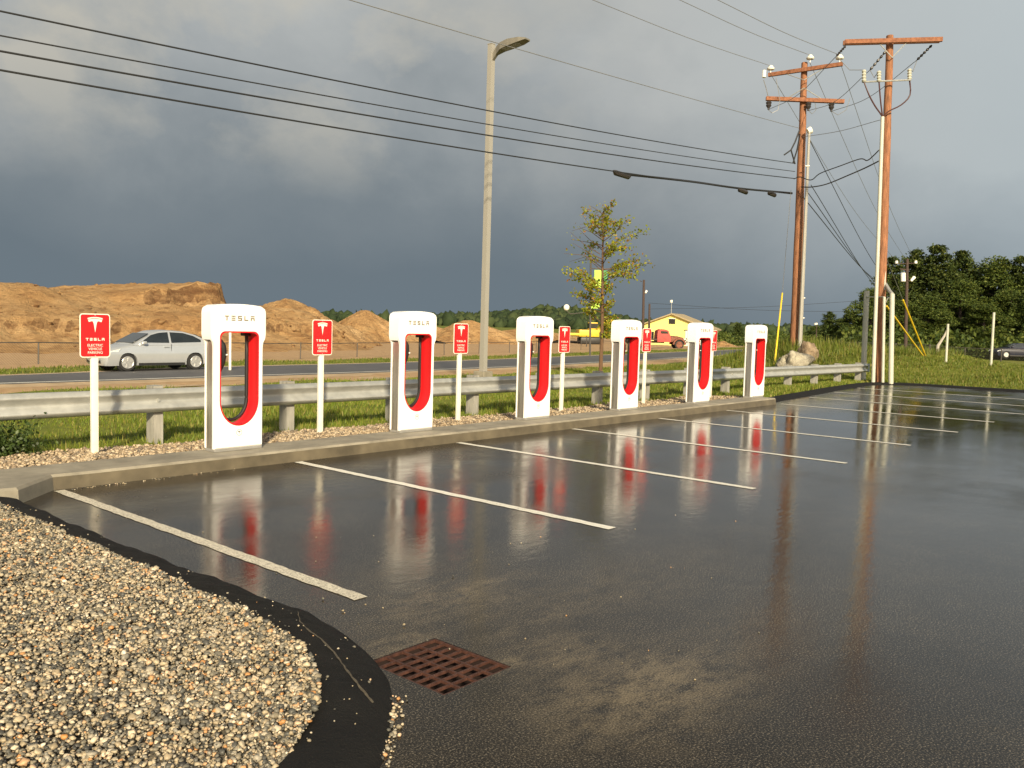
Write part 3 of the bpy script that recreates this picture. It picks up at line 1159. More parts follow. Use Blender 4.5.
def grass_all():
    # verge between gravel and road
    n = 170000
    x = rng.uniform(-4, 46, n); y = 1.95 + (16.0) * rng.beta(1.0, 1.6, n)
    k = (y < y_near(x) - 2.7 + rng.normal(0, 0.2, n)) & ~((x > 27.5) & (y < 2.6))
    x, y = x[k], y[k]
    n2 = 9000
    xa = rng.uniform(16.4, 28.0, n2); ya = np.interp(xa, [16.4, 18.8, 22.7, 26.3, 28.2], [0.65, 1.05, 1.5, 1.85, 1.75]) + rng.random(n2) * 0.9
    x = np.r_[x, xa]; y = np.r_[y, ya]
    p = patchy(x, y)
    h = (0.05 + 0.09 * rng.random(len(x)) ** 2) * (0.5 + 0.8 * p)
    blades('verge_grass', x, y, h, 0.009 + 0.0006 * np.hypot(x, y), 'grass_blade', 'green verge grass between the gravel strip and the road')
    # the margin against gravel is ragged
    # meadow at the far end of the lot
    n = 170000
    x = 28.9 + 32 * rng.beta(1.0, 1.7, n); y = rng.uniform(-16, 17, n)
    k = (y < y_near(x) - 1.5) & ~((x < 29.2) & (y < -3))
    x, y = x[k], y[k]
    p = patchy(x, y, 0.35)
    h = (0.05 + 0.09 * rng.random(len(x)) ** 2) * (0.45 + 0.9 * p)
    blades('meadow_grass', x, y, h, 0.016 + 0.0003 * x, 'meadow_blade', 'rough meadow grass rising beyond the end of the parking lot')
    # strip past the road, before the sand
    n = 14000
    x = rng.uniform(-4, 95, n); y = y_far(x) + 0.5 + 3.0 * rng.random(n)
    h = 0.05 + 0.09 * rng.random(n)
    blades('roadside_grass', x, y, h, np.full(n, 0.03), 'meadow_blade', 'thin strip of grass on the far side of the road')


grass_all()


def tall_weeds():
    # weeds along the crest and round the boulders
    n = 5200
    x = np.concatenate([rng.normal(34.5, 2.2, 2600), rng.uniform(37, 47, 2600)])
    y = np.concatenate([rng.normal(7.6, 1.6, 2600), rng.uniform(3.2, 8, 2600)])
    h = rng.uniform(0.2, 0.55, n)
    blades('tall_weeds', x, y, h, np.full(n, 0.02), 'meadow_blade', 'taller weeds round the boulders and along the meadow crest', 0.25)


tall_weeds()

# ------------------------------------------------------------------ charging posts
def arc(cx, cz, r, a0, a1, n, rz=None):
    rz = rz or r
    return [(cx + r * math.cos(R(a0 + (a1 - a0) * i / n)), cz + rz * math.sin(R(a0 + (a1 - a0) * i / n))) for i in range(n + 1)]


BODY, HEAD = 0.320, 0.362


def charger_outline(grow=0.0):
    b, h = BODY - grow, HEAD - grow
    right = [(b, 0.035), (b, 1.20), (b + 0.003, 1.25), (b + 0.013, 1.285), (b + 0.03, 1.31), (h - 0.006, 1.335), (h, 1.37), (h, 1.62)]
    right += [(h - 0.004, 1.655), (h - 0.018, 1.682), (h - 0.045, 1.697)]
    top = [(x, 1.70 + 0.030 * (1 - (x / h) ** 2)) for x in np.linspace(h - 0.07, 0, 6)]
    half = right + [(float(x), float(z)) for x, z in top]
    return half + [(-x, z) for x, z in half[-2::-1]]


def opening(g=0.0):
    w, top, st = 0.252 - g, 1.405 - g, 0.60
    pts = arc(w - 0.07, top - 0.07, 0.07, 0, 90, 6)
    pts += arc(-w + 0.07, top - 0.07, 0.07, 90, 180, 6)
    # U-shaped bottom
    pts += arc(0, st, w, 180, 360, 20, st - 0.30 - g)[0:]
    return pts


def letters(mb, word, x0, z0, w, h, gap, y, d, sw=None):
    """blocky sans lettering made of bars"""
    s = sw or h * 0.2
    for i, ch in enumerate(word):
        x = x0 + i * (w + gap)
        def bar(a, b, c, e):
            mb.box((x + (a + c) / 2 * w, y - d / 2, z0 + (b + e) / 2 * h), (abs(c - a) * w, d, abs(e - b) * h))
        t = s / h
        u = s / w
        if ch == 'T':
            bar(0, 1 - t, 1, 1); bar(.5 - u / 2, 0, .5 + u / 2, 1 - t)
        elif ch == 'E':
            bar(0, 1 - t, 1, 1); bar(0, .5 - t / 2, 1, .5 + t / 2); bar(0, 0, 1, t)
        elif ch == 'S':
            bar(0, 1 - t, 1, 1); bar(0, .5 - t / 2, 1, .5 + t / 2); bar(0, 0, 1, t)
            bar(0, .5 + t / 2, u, 1 - t); bar(1 - u, t, 1, .5 - t / 2)
        elif ch == 'L':
            bar(0, t, u, 1); bar(0, 0, 1, t)
        elif ch == 'A':
            bar(0, 1 - t, 1, 1); bar(0, .5 - t / 2, 1, .5 + t / 2); bar(0, 0, u, .5 - t / 2); bar(1 - u, 0, 1, .5 - t / 2)


def t_emblem(mb, cx, cz, s, y, d):
    """curved cap over a tapering T"""
    top, bot = [], []
    for k in range(9):
        x = -0.5 + k / 8
        top.append((cx + x * s, cz + s * (0.52 - 0.30 * x * x)))
        bot.append((cx + x * s * 0.98, cz + s * (0.44 - 0.32 * x * x)))
    mb.prism(top + bot[::-1], y - d, y)
    t2 = [(cx + x * s, cz + s * (0.40 - 0.32 * x * x)) for x in (-0.47, -0.3, -0.12, 0, 0.12, 0.3, 0.47)]
    b2 = [(0.42, 0.18), (0.24, 0.24), (0.15, 0.22), (0.10, 0.10), (0.0, -0.52), (-0.10, 0.10), (-0.15, 0.22), (-0.24, 0.24), (-0.42, 0.18)]
    mb.prism(t2 + [(cx + a * s, cz + b * s) for a, b in b2], y - d, y)


def make_charger():
    t = empty('charging_post', (0, 0, 0))
    P, H = charger_outline(), opening()
    d = 0.118
    MB().plate(P, H, -d, -0.065, 0.014).build('front_shell', 'white_shell', t, True)
    MB().plate(P, H, d, 0.085, 0.012).build('back_shell', 'white_shell', t, True)
    # steel band between the shells, up to the head
    core = [(x, z) for x, z in charger_outline(0.012)]
    low = [(x, min(z, 1.325)) for x, z in core if z <= 1.325]
    Hs = opening()
    side = MB()
    for s in (-1, 1):
        pr = [(s * (BODY - 0.008), 0.035), (s * (BODY - 0.008), 1.25), (s * (BODY - 0.008), 1.285), (s * (BODY - 0.03), 1.30), (s * 0.262, 1.30), (s * 0.262, 0.035)]
        side.prism(pr, -0.064, 0.084)
    side.build('side_panel', 'brushed_steel', t)
    head = [p for p in P if p[1] >= 1.28]
    hp = [(x, z) for x, z in P if z > 1.30]
    hp = hp + [(-0.262, 1.302), (-0.262, 1.41), (0.262, 1.41), (0.262, 1.302)]
    MB().prism(hp, -0.0647, 0.0847).build('head', 'white_shell', t, True)
    low_fill = [(-0.262, 0.036), (0.262, 0.036), (0.262, 0.60)] + [(x, z) for x, z in arc(0, 0.60, 0.254, 0, -180, 20, 0.302)] + [(-0.262, 0.60)]
    MB().prism(low_fill, -0.0643, 0.0843).build('core', 'plinth_grey', t)
    # red lining of the opening
    Hi = opening(0.004)
    Ho = opening(-0.006)
    n = len(Hi)
    mb = MB()
    ys = [-d - 0.003, -d + 0.01, 0, d - 0.005]
    vs = [(x, ys[0], z) for x, z in Ho]
    for yy in ys:
        vs += [(x, yy, z) for x, z in (opening(0.010) if yy == ys[0] else Hi)]
    fs = []
    for r in range(len(ys)):
        for i in range(n):
            j = (i + 1) % n
            fs.append((r * n + i, r * n + j, (r + 1) * n + j, (r + 1) * n + i))
    mb.add(vs, fs).build('opening_liner', 'red_liner', t, True)
    # charging cable hugging the back of the liner
    c = []
    Hc = opening(0.035)
    for x, z in Hc:
        c.append((x, z))
    path = []
    k0 = 0
    for (x, z) in Hc:
        path.append((x, z))
    # start at right top, run down the right, round the bottom, up the left
    right_top = (0.205, 1.385)
    down = [(0.214, z) for z in np.linspace(1.30, 0.62, 8)]
    bot = arc(0, 0.60, 0.214, 0, -180, 16, 0.255)
    up = [(-0.214, z) for z in np.linspace(0.64, 0.80, 4)]
    pts = [Vector((right_top[0], 0.07, right_top[1]))] + [Vector((x, 0.08, z)) for x, z in down + bot + up]
    cab = MB().tube(pts, 0.021, 8).build('cable', 'black_rubber', t, True)
    mb = MB()
    mb.tube([(-0.214, 0.06, 0.80), (-0.205, 0.0, 0.92), (-0.19, -0.05, 1.03), (-0.185, -0.07, 1.14), (-0.20, -0.075, 1.24), (-0.235, -0.07, 1.30)], [0.020, 0.024, 0.034, 0.042, 0.044, 0.034], 8)
    mb.build('connector', 'black_rubber', cab, True)
    MB().tube([(-0.165, -0.10, 1.135), (-0.152, -0.115, 1.135)], 0.010, 8).build('button', 'porcelain', cab)
    MB().bbox((0.19, 0.065, 1.378), (0.09, 0.09, 0.05), 0.01).build('cable_outlet', 'black_rubber', t)
    # lettering and emblem
    for k, ch in enumerate('TESLA'):
        mb = MB()
        letters(mb, ch, -0.195 + k * 0.0845, 1.535, 0.052, 0.058, 0, -d, 0.003, 0.013)
        mb.build('letter', 'letter_grey', t)
    mb = MB()
    ring = [(0.036 * math.cos(a), -d - 0.001, 0.215 + 0.036 * math.sin(a)) for a in np.linspace(0, 2 * math.pi, 25)]
    mb.tube(ring, 0.0028, 6, False)
    t_emblem(mb, 0, 0.213, 0.036, -d, 0.003)
    mb.build('emblem', 'emblem_grey', t)
    MB().bbox((0, 0, 0.0175), (0.628, 0.226, 0.035), 0.006).build('plinth', 'plinth_grey', t)
    return t


charger = make_charger()
CH = [(262.6, 448, 0.36), (432.8, 430.2, 0.40), (549.8, 417.2, 0.42), (638, 408.8, 0.39), (709.5, 402.5, 0.33), (763.8, 397, 0.31)]
CH_L = ['white charging post closest to the camera, covering the tail of the silver car',
        'white charging post with the small pointed sand pile behind its left shoulder, second nearest',
        'white charging post just right of the tall grey lamp pole',
        'white charging post just right of the young yellowing tree',
        'white charging post directly right of the red truck and yellow building',
        'white charging post farthest from the camera, at the end of the kerb']
for i, (px, py, yf) in enumerate(CH):
    t = charger if i == 0 else copy_tree(charger)
    a = on_y(px, py, yf)
    b = gnd(px, py, 0.15)
    x = on_y(px, py, yf).x - BODY
    t.location = (x, yf + 0.118, 0.151)
    tag(t, CH_L[i], 'charging post', 'row of white charging posts on the kerb')

# ------------------------------------------------------------------ red parking signs
def make_sign():
    t = empty('parking_sign', (0, 0, 0))
    MB().bbox((0, 0, 0.80), (0.078, 0.045, 1.60), 0.006).build('post', 'post_cream', t, True)
    w, h = 0.172, 0.252
    def rr(w, h, r):
        return arc(w - r, h - r, r, 0, 90, 5) + arc(-w + r, h - r, r, 90, 180, 5) + arc(-w + r, -h + r, r, 180, 270, 5) + arc(w - r, -h + r, r, 270, 360, 5)
    zc = 1.43
    MB().prism([(x, z + zc) for x, z in rr(w, h, 0.035)], -0.030, -0.024).build('panel', 'sign_cream', t)
    MB().prism([(x, z + zc) for x, z in rr(w - 0.011, h - 0.011, 0.026)], -0.0325, -0.0298).build('face', 'sign_red', t)
    mb = MB()
    t_emblem(mb, 0, zc + 0.125, 0.17, -0.0325, 0.0015)
    mb.build('emblem', 'sign_cream', t)
    for k, ch in enumerate('TESLA'):
        mb = MB()
        letters(mb, ch, -0.105 + k * 0.045, zc - 0.058, 0.030, 0.030, 0, -0.0325, 0.0015, 0.007)
        mb.build('letter', 'sign_cream', t)
    for k, wd in enumerate(('ELECTRIC', 'VEHICLE', 'PARKING')):
        vs, fs = text_mesh(wd, 0.041, 0.0006)
        MB().add([(x, y - 0.0335, z + zc - 0.125 - k * 0.042) for x, y, z in vs], fs).build('word', 'sign_cream', t)
    MB().lathe([(0.007, -0.035), (0.007, -0.0326)], 8, (0, 0, zc + 0.235), 'Y').build('bolt', 'galvanised', t)
    MB().lathe([(0.007, -0.035), (0.007, -0.0326)], 8, (0, 0, zc - 0.235), 'Y').build('bolt', 'galvanised', t)
    return t


sign = make_sign()
SG = [(94.3, 1.45), (320.3, 1.44), (458.3, 1.44), (561.3, 1.42), (643.3, 1.42), (709.8, 1.42)]
SG_L = ['red and cream parking sign at the far left, in front of the silver car nose',
        'red and cream parking sign standing between the two nearest charging posts',
        'red and cream parking sign just left of the grey lamp pole',
        'red and cream parking sign just left of the young yellowing tree',
        'red and cream parking sign overlapping the tail of the old red truck',
        'red parking sign mostly hidden behind the fifth charging post']
for i, (px, yy) in enumerate(SG):
    t = sign if i == 0 else copy_tree(sign)
    p = on_y(px, 400, yy)
    t.location = (p.x, yy, 0.04)
    tag(t, SG_L[i], 'parking sign', 'red parking signs behind the kerb')

# ------------------------------------------------------------------ guardrail
def build_rail():
    t = empty('guardrail', (0, 2.1, 0), 0, 'long galvanised corrugated guardrail running behind the charging posts', 'guardrail')
    prof = [(0.075, -0.157), (0.058, -0.150), (0.006, -0.110), (0.0, -0.095), (0.006, -0.078), (0.075, -0.026), (0.082, 0.0), (0.075, 0.026), (0.006, 0.078), (0.0, 0.095), (0.006, 0.110), (0.058, 0.150), (0.075, 0.157)]
    xs = np.arange(-12, 28.5, 0.5)
    V, Fc = [], []
    m = len(prof)
    for x in list(xs) + [28.75]:
        zc = 0.615 - 0.0037 * x
        for (yy, zz) in prof:
            V.append((x, yy, zc + zz))
    for (yy, zz) in prof:                       # inner skin, so the sheet has thickness
        pass
    nX = len(xs) + 1
    for i in range(nX - 1):
        for k in range(m - 1):
            a = i * m + k
            Fc.append((a, a + m, a + m + 1, a + 1))
    o = np_obj('beam', V, Fc, 'galvanised', t, False)
    md = o.modifiers.new('thickness', 'SOLIDIFY'); md.thickness = 0.004
    # splice bolts
    for x in np.arange(2.1, 28, 4.05):
        MB().lathe([(0.022, 0.062), (0.022, 0.076)], 8, (float(x), 0, 0.615 - 0.0037 * float(x)), 'Y').build('bolt', 'galvanised', t)
    px = [-8.1, -6.0, -3.95, -1.9, 0.05, 2.13, 4.19, 6.28, 8.24, 10.25, 12.22, 14.15, 16.2, 18.2, 20.25, 22.28, 24.33, 26.35, 28.35]
    for x in px:
        mb = MB()
        top = 0.80 - 0.0037 * x
        mb.box((x, 0.235, (top - 0.1) / 2), (0.13, 0.20, top + 0.1))
        mb.box((x + 0.012, 0.108, 0.615 - 0.0037 * x), (0.10, 0.045, 0.30))
        mb.build('post', 'weathered_wood', t)
    # curved end piece
    mb = MB()
    zc = 0.615 - 0.0037 * 28.7
    mb.box((28.84, 0.05, zc), (0.16, 0.02, 0.31)).box((28.93, 0.07, zc), (0.03, 0.06, 0.29))
    mb.build('end_plate', 'galvanised', t)


build_rail()

# ------------------------------------------------------------------ lamp pole
def build_lamp():
    b = on_y(483, 376, 10.0)
    zb = zt(b.x, 10.0)
    t = empty('lamp_pole', (b.x, 10.0, zb), 0, 'tall square grey lamp pole rising behind the guardrail', 'lamp pole')
    H = 10.35 - zb
    mb = MB()
    w0, w1 = 0.090, 0.084
    mb.add([(-w0, -w0, 0.0), (w0, -w0, 0.0), (w0, w0, 0.0), (-w0, w0, 0.0), (-w1, -w1, H), (w1, -w1, H), (w1, w1, H), (-w1, w1, H)],
           [(0, 1, 5, 4), (1, 2, 6, 5), (2, 3, 7, 6), (3, 0, 4, 7), (4, 5, 6, 7), (0, 3, 2, 1)])
    mb.build('mast', 'pole_paint', t)
    MB().bbox((0, 0, 0.2), (0.44, 0.44, 0.5), 0.02).build('footing', 'concrete', t)
    MB().bbox((0, 0, H + 0.012), (0.19, 0.19, 0.024), 0.006).build('cap', 'pole_paint', t)
    # flat fixture pointing out over the lot, tilted slightly up
    arm = Vector((0.10, -0.995, 0)).normalized()
    sd = Vector((arm.y, -arm.x, 0))
    def loft(name, secs, material):
        v, f = [], []
        for (dd, hw, z0, z1) in secs:
            c = arm * dd
            for (s, z) in ((-1, z0), (1, z0), (0.92, z1), (-0.92, z1)):
                v.append((c.x + sd.x * hw * s, c.y + sd.y * hw * s, z))
        for i in range(len(secs) - 1):
            for k in range(4):
                k2 = (k + 1) % 4
                f.append((i * 4 + k, i * 4 + k2, i * 4 + 4 + k2, i * 4 + 4 + k))
        f += [(3, 2, 1, 0), tuple((len(secs) - 1) * 4 + k for k in range(4))]
        return MB().add(v, f).build(name, material, t)
    head = loft('lamp_head', [(0.08, 0.05, H - 0.50, H - 0.30), (0.22, 0.06, H - 0.34, H - 0.10), (0.42, 0.15, H - 0.24, H - 0.03), (0.72, 0.19, H - 0.19, H + 0.02), (1.12, 0.185, H - 0.13, H + 0.01), (1.36, 0.13, H - 0.075, H - 0.03)], 'lamp_dark')
    v = []
    for dd, z in ((0.50, H - 0.226), (1.08, H - 0.136)):
        for s in (-0.13, 0.13):
            c = arm * dd + sd * s
            v.append((c.x, c.y, z)); v.append((c.x, c.y, z - 0.012))
    MB().add(v, [(0, 2, 6, 4), (1, 5, 7, 3), (0, 1, 3, 2), (4, 6, 7, 5), (0, 4, 5, 1), (2, 3, 7, 6)]).build('lens', 'lamp_lens', head)


build_lamp()

# ------------------------------------------------------------------ utility poles
def rough_pole(mb, base, top, r0, r1, n=12):
    pts, rad = [], []
    for k in range(15):
        t = k / 14
        p = Vector(base).lerp(Vector(top), t)
        pts.append(p + Vector((random.uniform(-.01, .01), random.uniform(-.01, .01), 0)))
        rad.append(r0 + (r1 - r0) * t)
    mb.tube(pts, rad, n)


def insulator_pin(mb, p, s=1.0):
    mb.lathe([(0.02 * s, 0), (0.02 * s, 0.1 * s), (0.13 * s, 0.12 * s), (0.15 * s, 0.17 * s), (0.10 * s, 0.22 * s), (0.07 * s, 0.27 * s), (0.02 * s, 0.29 * s)], 10, p)


WORLD = {}


def near_pole():
    base = Vector((28.5, 1.66, -0.1))
    D = (base - CAM).dot(FW)
    top = dep(890, 36, 31.3)
    t = empty('utility_pole', base, 0, 'nearer wooden utility pole at the end of the guardrail with pale conduits', 'utility pole')
    rel = lambda p: Vector(p) - base
    mb = MB(); rough_pole(mb, (0, 0, 0), rel(top), 0.175, 0.125)
    mb.build('pole', 'pole_wood', t, True)
    # double crossarm
    a, b = dep(844, 42.5, 31.4), dep(941, 40, 30.8)
    dr = (b - a).normalized()
    nr = Vector((dr.y, -dr.x, 0)).normalized()
    for s in (-1, 1):
        c = (a + b) / 2 + nr * 0.18 * s + Vector((0, 0, -0.035 * s))
        ang = math.atan2(dr.y, dr.x)
        rot = Matrix.Rotation(ang, 3, 'Z') @ Matrix.Rotation(-math.asin(dr.z), 3, 'Y')
        mb = MB(); mb.box(rel(c), ((b - a).length, 0.11, 0.15), rot)
        mb.build('crossarm', 'crossarm_wood', t)
    ctr = (a + b) / 2
    for s in (-1, 1):
        MB().tube([rel(ctr + dr * 0.55 * s + nr * 0.14), rel(ctr + nr * 0.15 + Vector((0, 0, -0.62)))], 0.018, 6).build('brace', 'galvanised', t)
    # dead-end insulators
    ends = []
    for q, (x0, y0, x1, y1) in enumerate([(845.5, 46, 836.5, 56), (886, 51, 870, 70), (932, 45, 917, 60)]):
        p0, p1 = dep(x0, y0, 31.2), dep(x1, y1, 31.6)
        pts = [rel(p0.lerp(p1, k / 10)) for k in range(11)]
        MB().tube(pts, [0.02 + 0.035 * (k % 2) for k in range(11)], 8).build('insulator', 'insulator_dark', t)
        ends.append(p1)
    WORLD['near_ends'] = ends
    # bracket with three pot-heads and the cables down to the conduit
    l, r_ = dep(862, 82, 31.0), dep(911, 80, 30.8)
    MB().tube([rel(l), rel(r_)], 0.03, 6).build('bracket', 'galvanised', t)
    ctop = dep(882.5, 117, 30.9)
    heads = []
    for (hx, hy0, hy1) in [(864, 82, 70), (879, 82, 71), (909.5, 80, 69)]:
        p0, p1 = dep(hx, hy0, 30.9), dep(hx, hy1, 30.9)
        pts = [rel(p0.lerp(p1, k / 8)) for k in range(9)]
        MB().tube(pts, [0.05 + 0.035 * (k % 2) for k in range(9)], 8).build('arrester', 'conduit_pale', t)
        heads.append(p0)
    for hd, way in zip(heads, [[(869, 95), (875, 106), (880, 113)], [(880, 95), (881, 105), (882, 113)], [(910, 95), (901, 105), (889, 111)]]):
        pts = [rel(hd)] + [rel(dep(x, y, 30.85)) for x, y in way] + [rel(ctop)]
        # subdivide smoothly
        sm = []
        for k in range(len(pts) - 1):
            p_1 = pts[max(k - 1, 0)]; p0 = pts[k]; p1 = pts[k + 1]; p2 = pts[min(k + 2, len(pts) - 1)]
            for u in (0, .33, .66):
                sm.append(0.5 * ((2 * p0) + (p1 - p_1) * u + (2 * p_1 - 5 * p0 + 4 * p1 - p2) * u * u + (3 * p0 - p_1 - 3 * p1 + p2) * u ** 3))
        sm.append(pts[-1])
        MB().tube(sm, 0.026, 6).build('riser_cable', 'cable_red_brown', t, True)
    # leads from the dead ends to the pot-heads
    for p, hx, hy in [(ends[0], 864, 70), (ends[1], 879, 71), (ends[2], 909.5, 69)]:
        q = dep(hx, hy, 30.9)
        mid = (p + q) / 2 + Vector((0, 0, -0.25))
        MB().tube([rel(p), rel(mid), rel(q)], 0.012, 5).build('jumper', 'wire_grey', t)
    # conduits strapped to the pole
    cb = dep(873.5, 376, 30.5)
    MB().tube([rel(Vector((cb.x, cb.y, 0.0))), rel(dep(877.5, 260, 30.6)), rel(ctop)], 0.068, 10).build('conduit', 'conduit_pale', t, True)
    q0, q1 = dep(883, 381, 30.4), dep(884.3, 297, 30.4)
    MB().tube([rel(Vector((q0.x, q0.y, -0.05))), rel(q1)], 0.05, 8).build('conduit', 'conduit_pale', t, True)
    q1b = dep(886.0, 232, 31.1)
    q2 = dep(889.5, 45, 31.1)
    MB().tube([rel(dep(884.6, 290, 30.9)), rel(q1b)], 0.03, 6).build('ground_wire_cover', 'conduit_pale', t)
    # stand-off posts either side
    p0, p1 = dep(891, 383, 30.2), dep(892.2, 294, 30.2)
    MB().tube([rel(Vector((p0.x, p0.y, -0.05))), rel(p1)], 0.085, 10).build('conduit', 'conduit_pale', t, True)
    MB().tube([rel(p1), rel(dep(889.5, 291, 30.5)), rel(dep(885.5, 284, 31.0))], 0.06, 8).build('conduit_elbow', 'galvanised', t, True)
    p0, p1 = dep(863.8, 366, 32.0), dep(866.8, 291, 32.0)
    MB().tube([rel(Vector((p0.x, p0.y, 0.0))), rel(p1)], 0.10, 10).build('conduit', 'conduit_pale', t, True)
    MB().tube([rel(dep(866.5, 297, 31.9)), rel(dep(884, 297, 30.6))], 0.025, 6).build('strap', 'galvanised', t)
    MB().tube([rel(dep(884.2, 305, 30.4)), rel(dep(888, 298, 30.3)), rel(dep(891, 297, 30.2))], 0.02, 6).build('strap', 'galvanised', t)
    return t


near_pole()
D2 = 40.0


def far_pole():
    bx = dep(795, 344, D2)
    base = Vector((bx.x, bx.y, zt(bx.x, bx.y) - 0.1))
    top = dep(804.5, 63, D2 + 0.4)
    t = empty('utility_pole', base, 0, 'farther wooden utility pole with two crossarms standing behind the boulders', 'utility pole')
    rel = lambda p: Vector(p) - base
    mb = MB(); rough_pole(mb, (0, 0, 0), rel(top), 0.235, 0.14)
    mb.build('pole', 'pole_wood', t, True)
    def arm(x0, y0, d0, x1, y1, d1, w, h, name='crossarm'):
        a, b = dep(x0, y0, d0), dep(x1, y1, d1)
        dr = (b - a).normalized()
        rot = Matrix.Rotation(math.atan2(dr.y, dr.x), 3, 'Z') @ Matrix.Rotation(-math.asin(dr.z), 3, 'Y')
        MB().box(rel((a + b) / 2), ((b - a).length, w, h), rot).build(name, 'crossarm_wood', t)
        return a, b, dr
    a, b, dr = arm(768.5, 75, D2 + 1.2, 842.5, 64, D2 - 0.9, 0.14, 0.17)
    pins = []
    for (x, y, dd) in [(770.5, 73.0, D2 + 1.15), (810, 62.5, D2 + 0.1), (839.5, 62.5, D2 - 0.85)]:
        p = dep(x, y, dd)
        mb = MB(); insulator_pin(mb, rel(p), 1.25)
        mb.build('insulator', 'porcelain', t, True)
        pins.append(p + Vector((0, 0, 0.33)))
    WORLD['pins'] = pins
    c = (a + b) / 2
    for s in (-1, 1):
        MB().tube([rel(c + dr * 0.85 * s + Vector((0, 0, -0.08))), rel(dep(804, 80, D2 - 0.1))], 0.02, 6).build('brace', 'galvanised', t)
    a, b, dr = arm(766, 98.6, D2 + 0.3, 844, 101.6, D2 - 0.1, 0.20, 0.17)
    c = (a + b) / 2
    for s in (-1, 1):
        MB().tube([rel(c + dr * 0.75 * s + Vector((0, 0, 0.08))), rel(dep(804, 88, D2 - 0.2))], 0.02, 6).build('brace', 'galvanised', t)
    hang = []
    for x in (768.8, 808.5, 831.5):
        y0 = 100 + (x - 766) * 0.03
        p0, p1 = dep(x, y0 + 1.5, D2), dep(x - 0.3, y0 + 9.5, D2)
        pts = [rel(p0.lerp(p1, k / 6)) for k in range(7)]
        MB().tube(pts, [0.10, 0.14, 0.10, 0.13, 0.09, 0.05, 0.05], 8).build('insulator', 'insulator_dark', t)
        hang.append(p1)
    WORLD['hang'] = hang
    # cut-out fuse on the left arm tip, jumpers, splice gear
    MB().tube([rel(dep(764, 77.5, D2 + 1)), rel(dep(764.3, 70.5, D2 + 1))], 0.09, 8).build('fuse_cutout', 'porcelain', t)
    MB().tube([rel(dep(763.5, 80, D2 + 1)), rel(dep(766, 88, D2 + .8)), rel(dep(768, 96, D2 + .5))], 0.02, 5).build('jumper', 'wire_grey', t)
    for pts in ([(768.5, 110), (772, 113), (778, 110), (780, 100), (776, 78)], [(808, 110), (812, 114), (816, 110), (815, 102)], [(831, 111), (838, 115), (846, 110), (850, 98)]):
        MB().tube([rel(dep(x, y, D2)) for x, y in pts], 0.014, 5).build('jumper', 'wire_grey', t, True)
    for pts in ([(799.5, 130), (795, 142), (791, 150), (784, 155)], [(791, 150), (793, 157), (795, 164)], [(800, 134), (797, 150), (793, 163)]):
        MB().tube([rel(dep(x, y, D2 - 0.3)) for x, y in pts], 0.035, 6).build('splice_cable', 'wire_black', t, True)
    # slender service mast beside the pole, with a lamp on its head
    mb_ = dep(800, 344, D2 - 0.5); mt = dep(809.3, 131, D2 - 0.3)
    MB().tube([rel(Vector((mb_.x, mb_.y, zt(mb_.x, mb_.y) - 0.1))), rel(mt)], [0.10, 0.06], 8).build('service_mast', 'pole_paint', t, True)
    MB().tube([rel(dep(807.5, 131.5, D2 - .3)), rel(dep(811, 130, D2 - .3))], [0.13, 0.17], 10).build('weatherhead', 'porcelain', t)
    for y in (166, 298, 318):
        x = 795 + (344 - y) * 0.0345
        MB().tube([rel(dep(x + 4, y, D2 - .4)), rel(dep(x + 8.5, y, D2 - .4))], 0.03, 6).build('standoff', 'porcelain', t)


far_pole()

# mid-distance pole in front of the wood
def mid_pole():
    b = dep(905.5, 354, 78)
    base = Vector((b.x, b.y, zt(b.x, b.y) - 0.1))
    t = empty('utility_pole', base, 0, 'small distant utility pole with white transformer in front of the dark trees', 'utility pole')
    rel = lambda p: Vector(p) - base
    mb = MB(); rough_pole(mb, (0, 0, 0), rel(dep(907.3, 259, 78)), 0.17, 0.12)
    mb.build('pole', 'dark_wood', t, True)
    MB().tube([rel(dep(903, 273, 77.8)), rel(dep(903.2, 281.5, 77.8))], [0.22, 0.22], 10).build('transformer', 'porcelain', t, True)
    MB().tube([rel(dep(911, 281, 77.8)), rel(dep(914.5, 277, 77.8))], [0.10, 0.16], 8).build('street_light', 'globe_white', t)
    MB().tube([rel(dep(906, 280, 77.9)), rel(dep(911, 281, 77.8))], 0.06, 6).build('bracket', 'dark_wood', t)
    MB().tube([rel(dep(900, 269, 78)), rel(dep(909, 270.2, 78))], 0.07, 6).build('crossarm', 'dark_wood', t)
    for x in (896.5, 915.7):
        MB().tube([rel(dep(x, 263.5, 78)), rel(dep(x, 260.8, 78))], [0.14, 0.12], 8).build('insulator', 'porcelain', t)
    MB().tube([rel(dep(896.5, 263.8, 78)), rel(dep(915.7, 263.2, 78))], 0.05, 6).build('crossarm', 'dark_wood', t)


mid_pole()

# guy wires with yellow guards
def guy(guard0, guard1, wire_end, label, d0, d1, dw, wires_mat='wire_grey'):
    p0, p1 = dep(*guard0, d0), dep(*guard1, d1)
    p0.z = min(p0.z, zt(p0.x, p0.y))
    t = empty('guy_wire', p0, 0, label, 'guy wire', 'yellow sleeved guy wires')
    MB().tube([(0, 0, -0.05), p1 - p0], 0.036, 8).build('guard', 'yellow_guard', t, True)
    MB().tube([p1 - p0, dep(*wire_end, dw) - p0], 0.012, 5).build('wire', wires_mat, t)


guy((775, 353), (782.3, 293), (791, 190), 'yellow sleeved guy wire left of the farther utility pole', D2 - 3, D2 - 2.2, D2 - 0.3)
guy((926.5, 357), (903, 300), (886, 258), 'steeper yellow guy guard right of the nearer pole, its top higher than its twin', 40, 35.5, 31.5)
guy((924.8, 357.2), (886.5, 306), (884, 302.5), 'shallower yellow guy guard whose top reaches the nearer pole', 40, 32, 31.2)


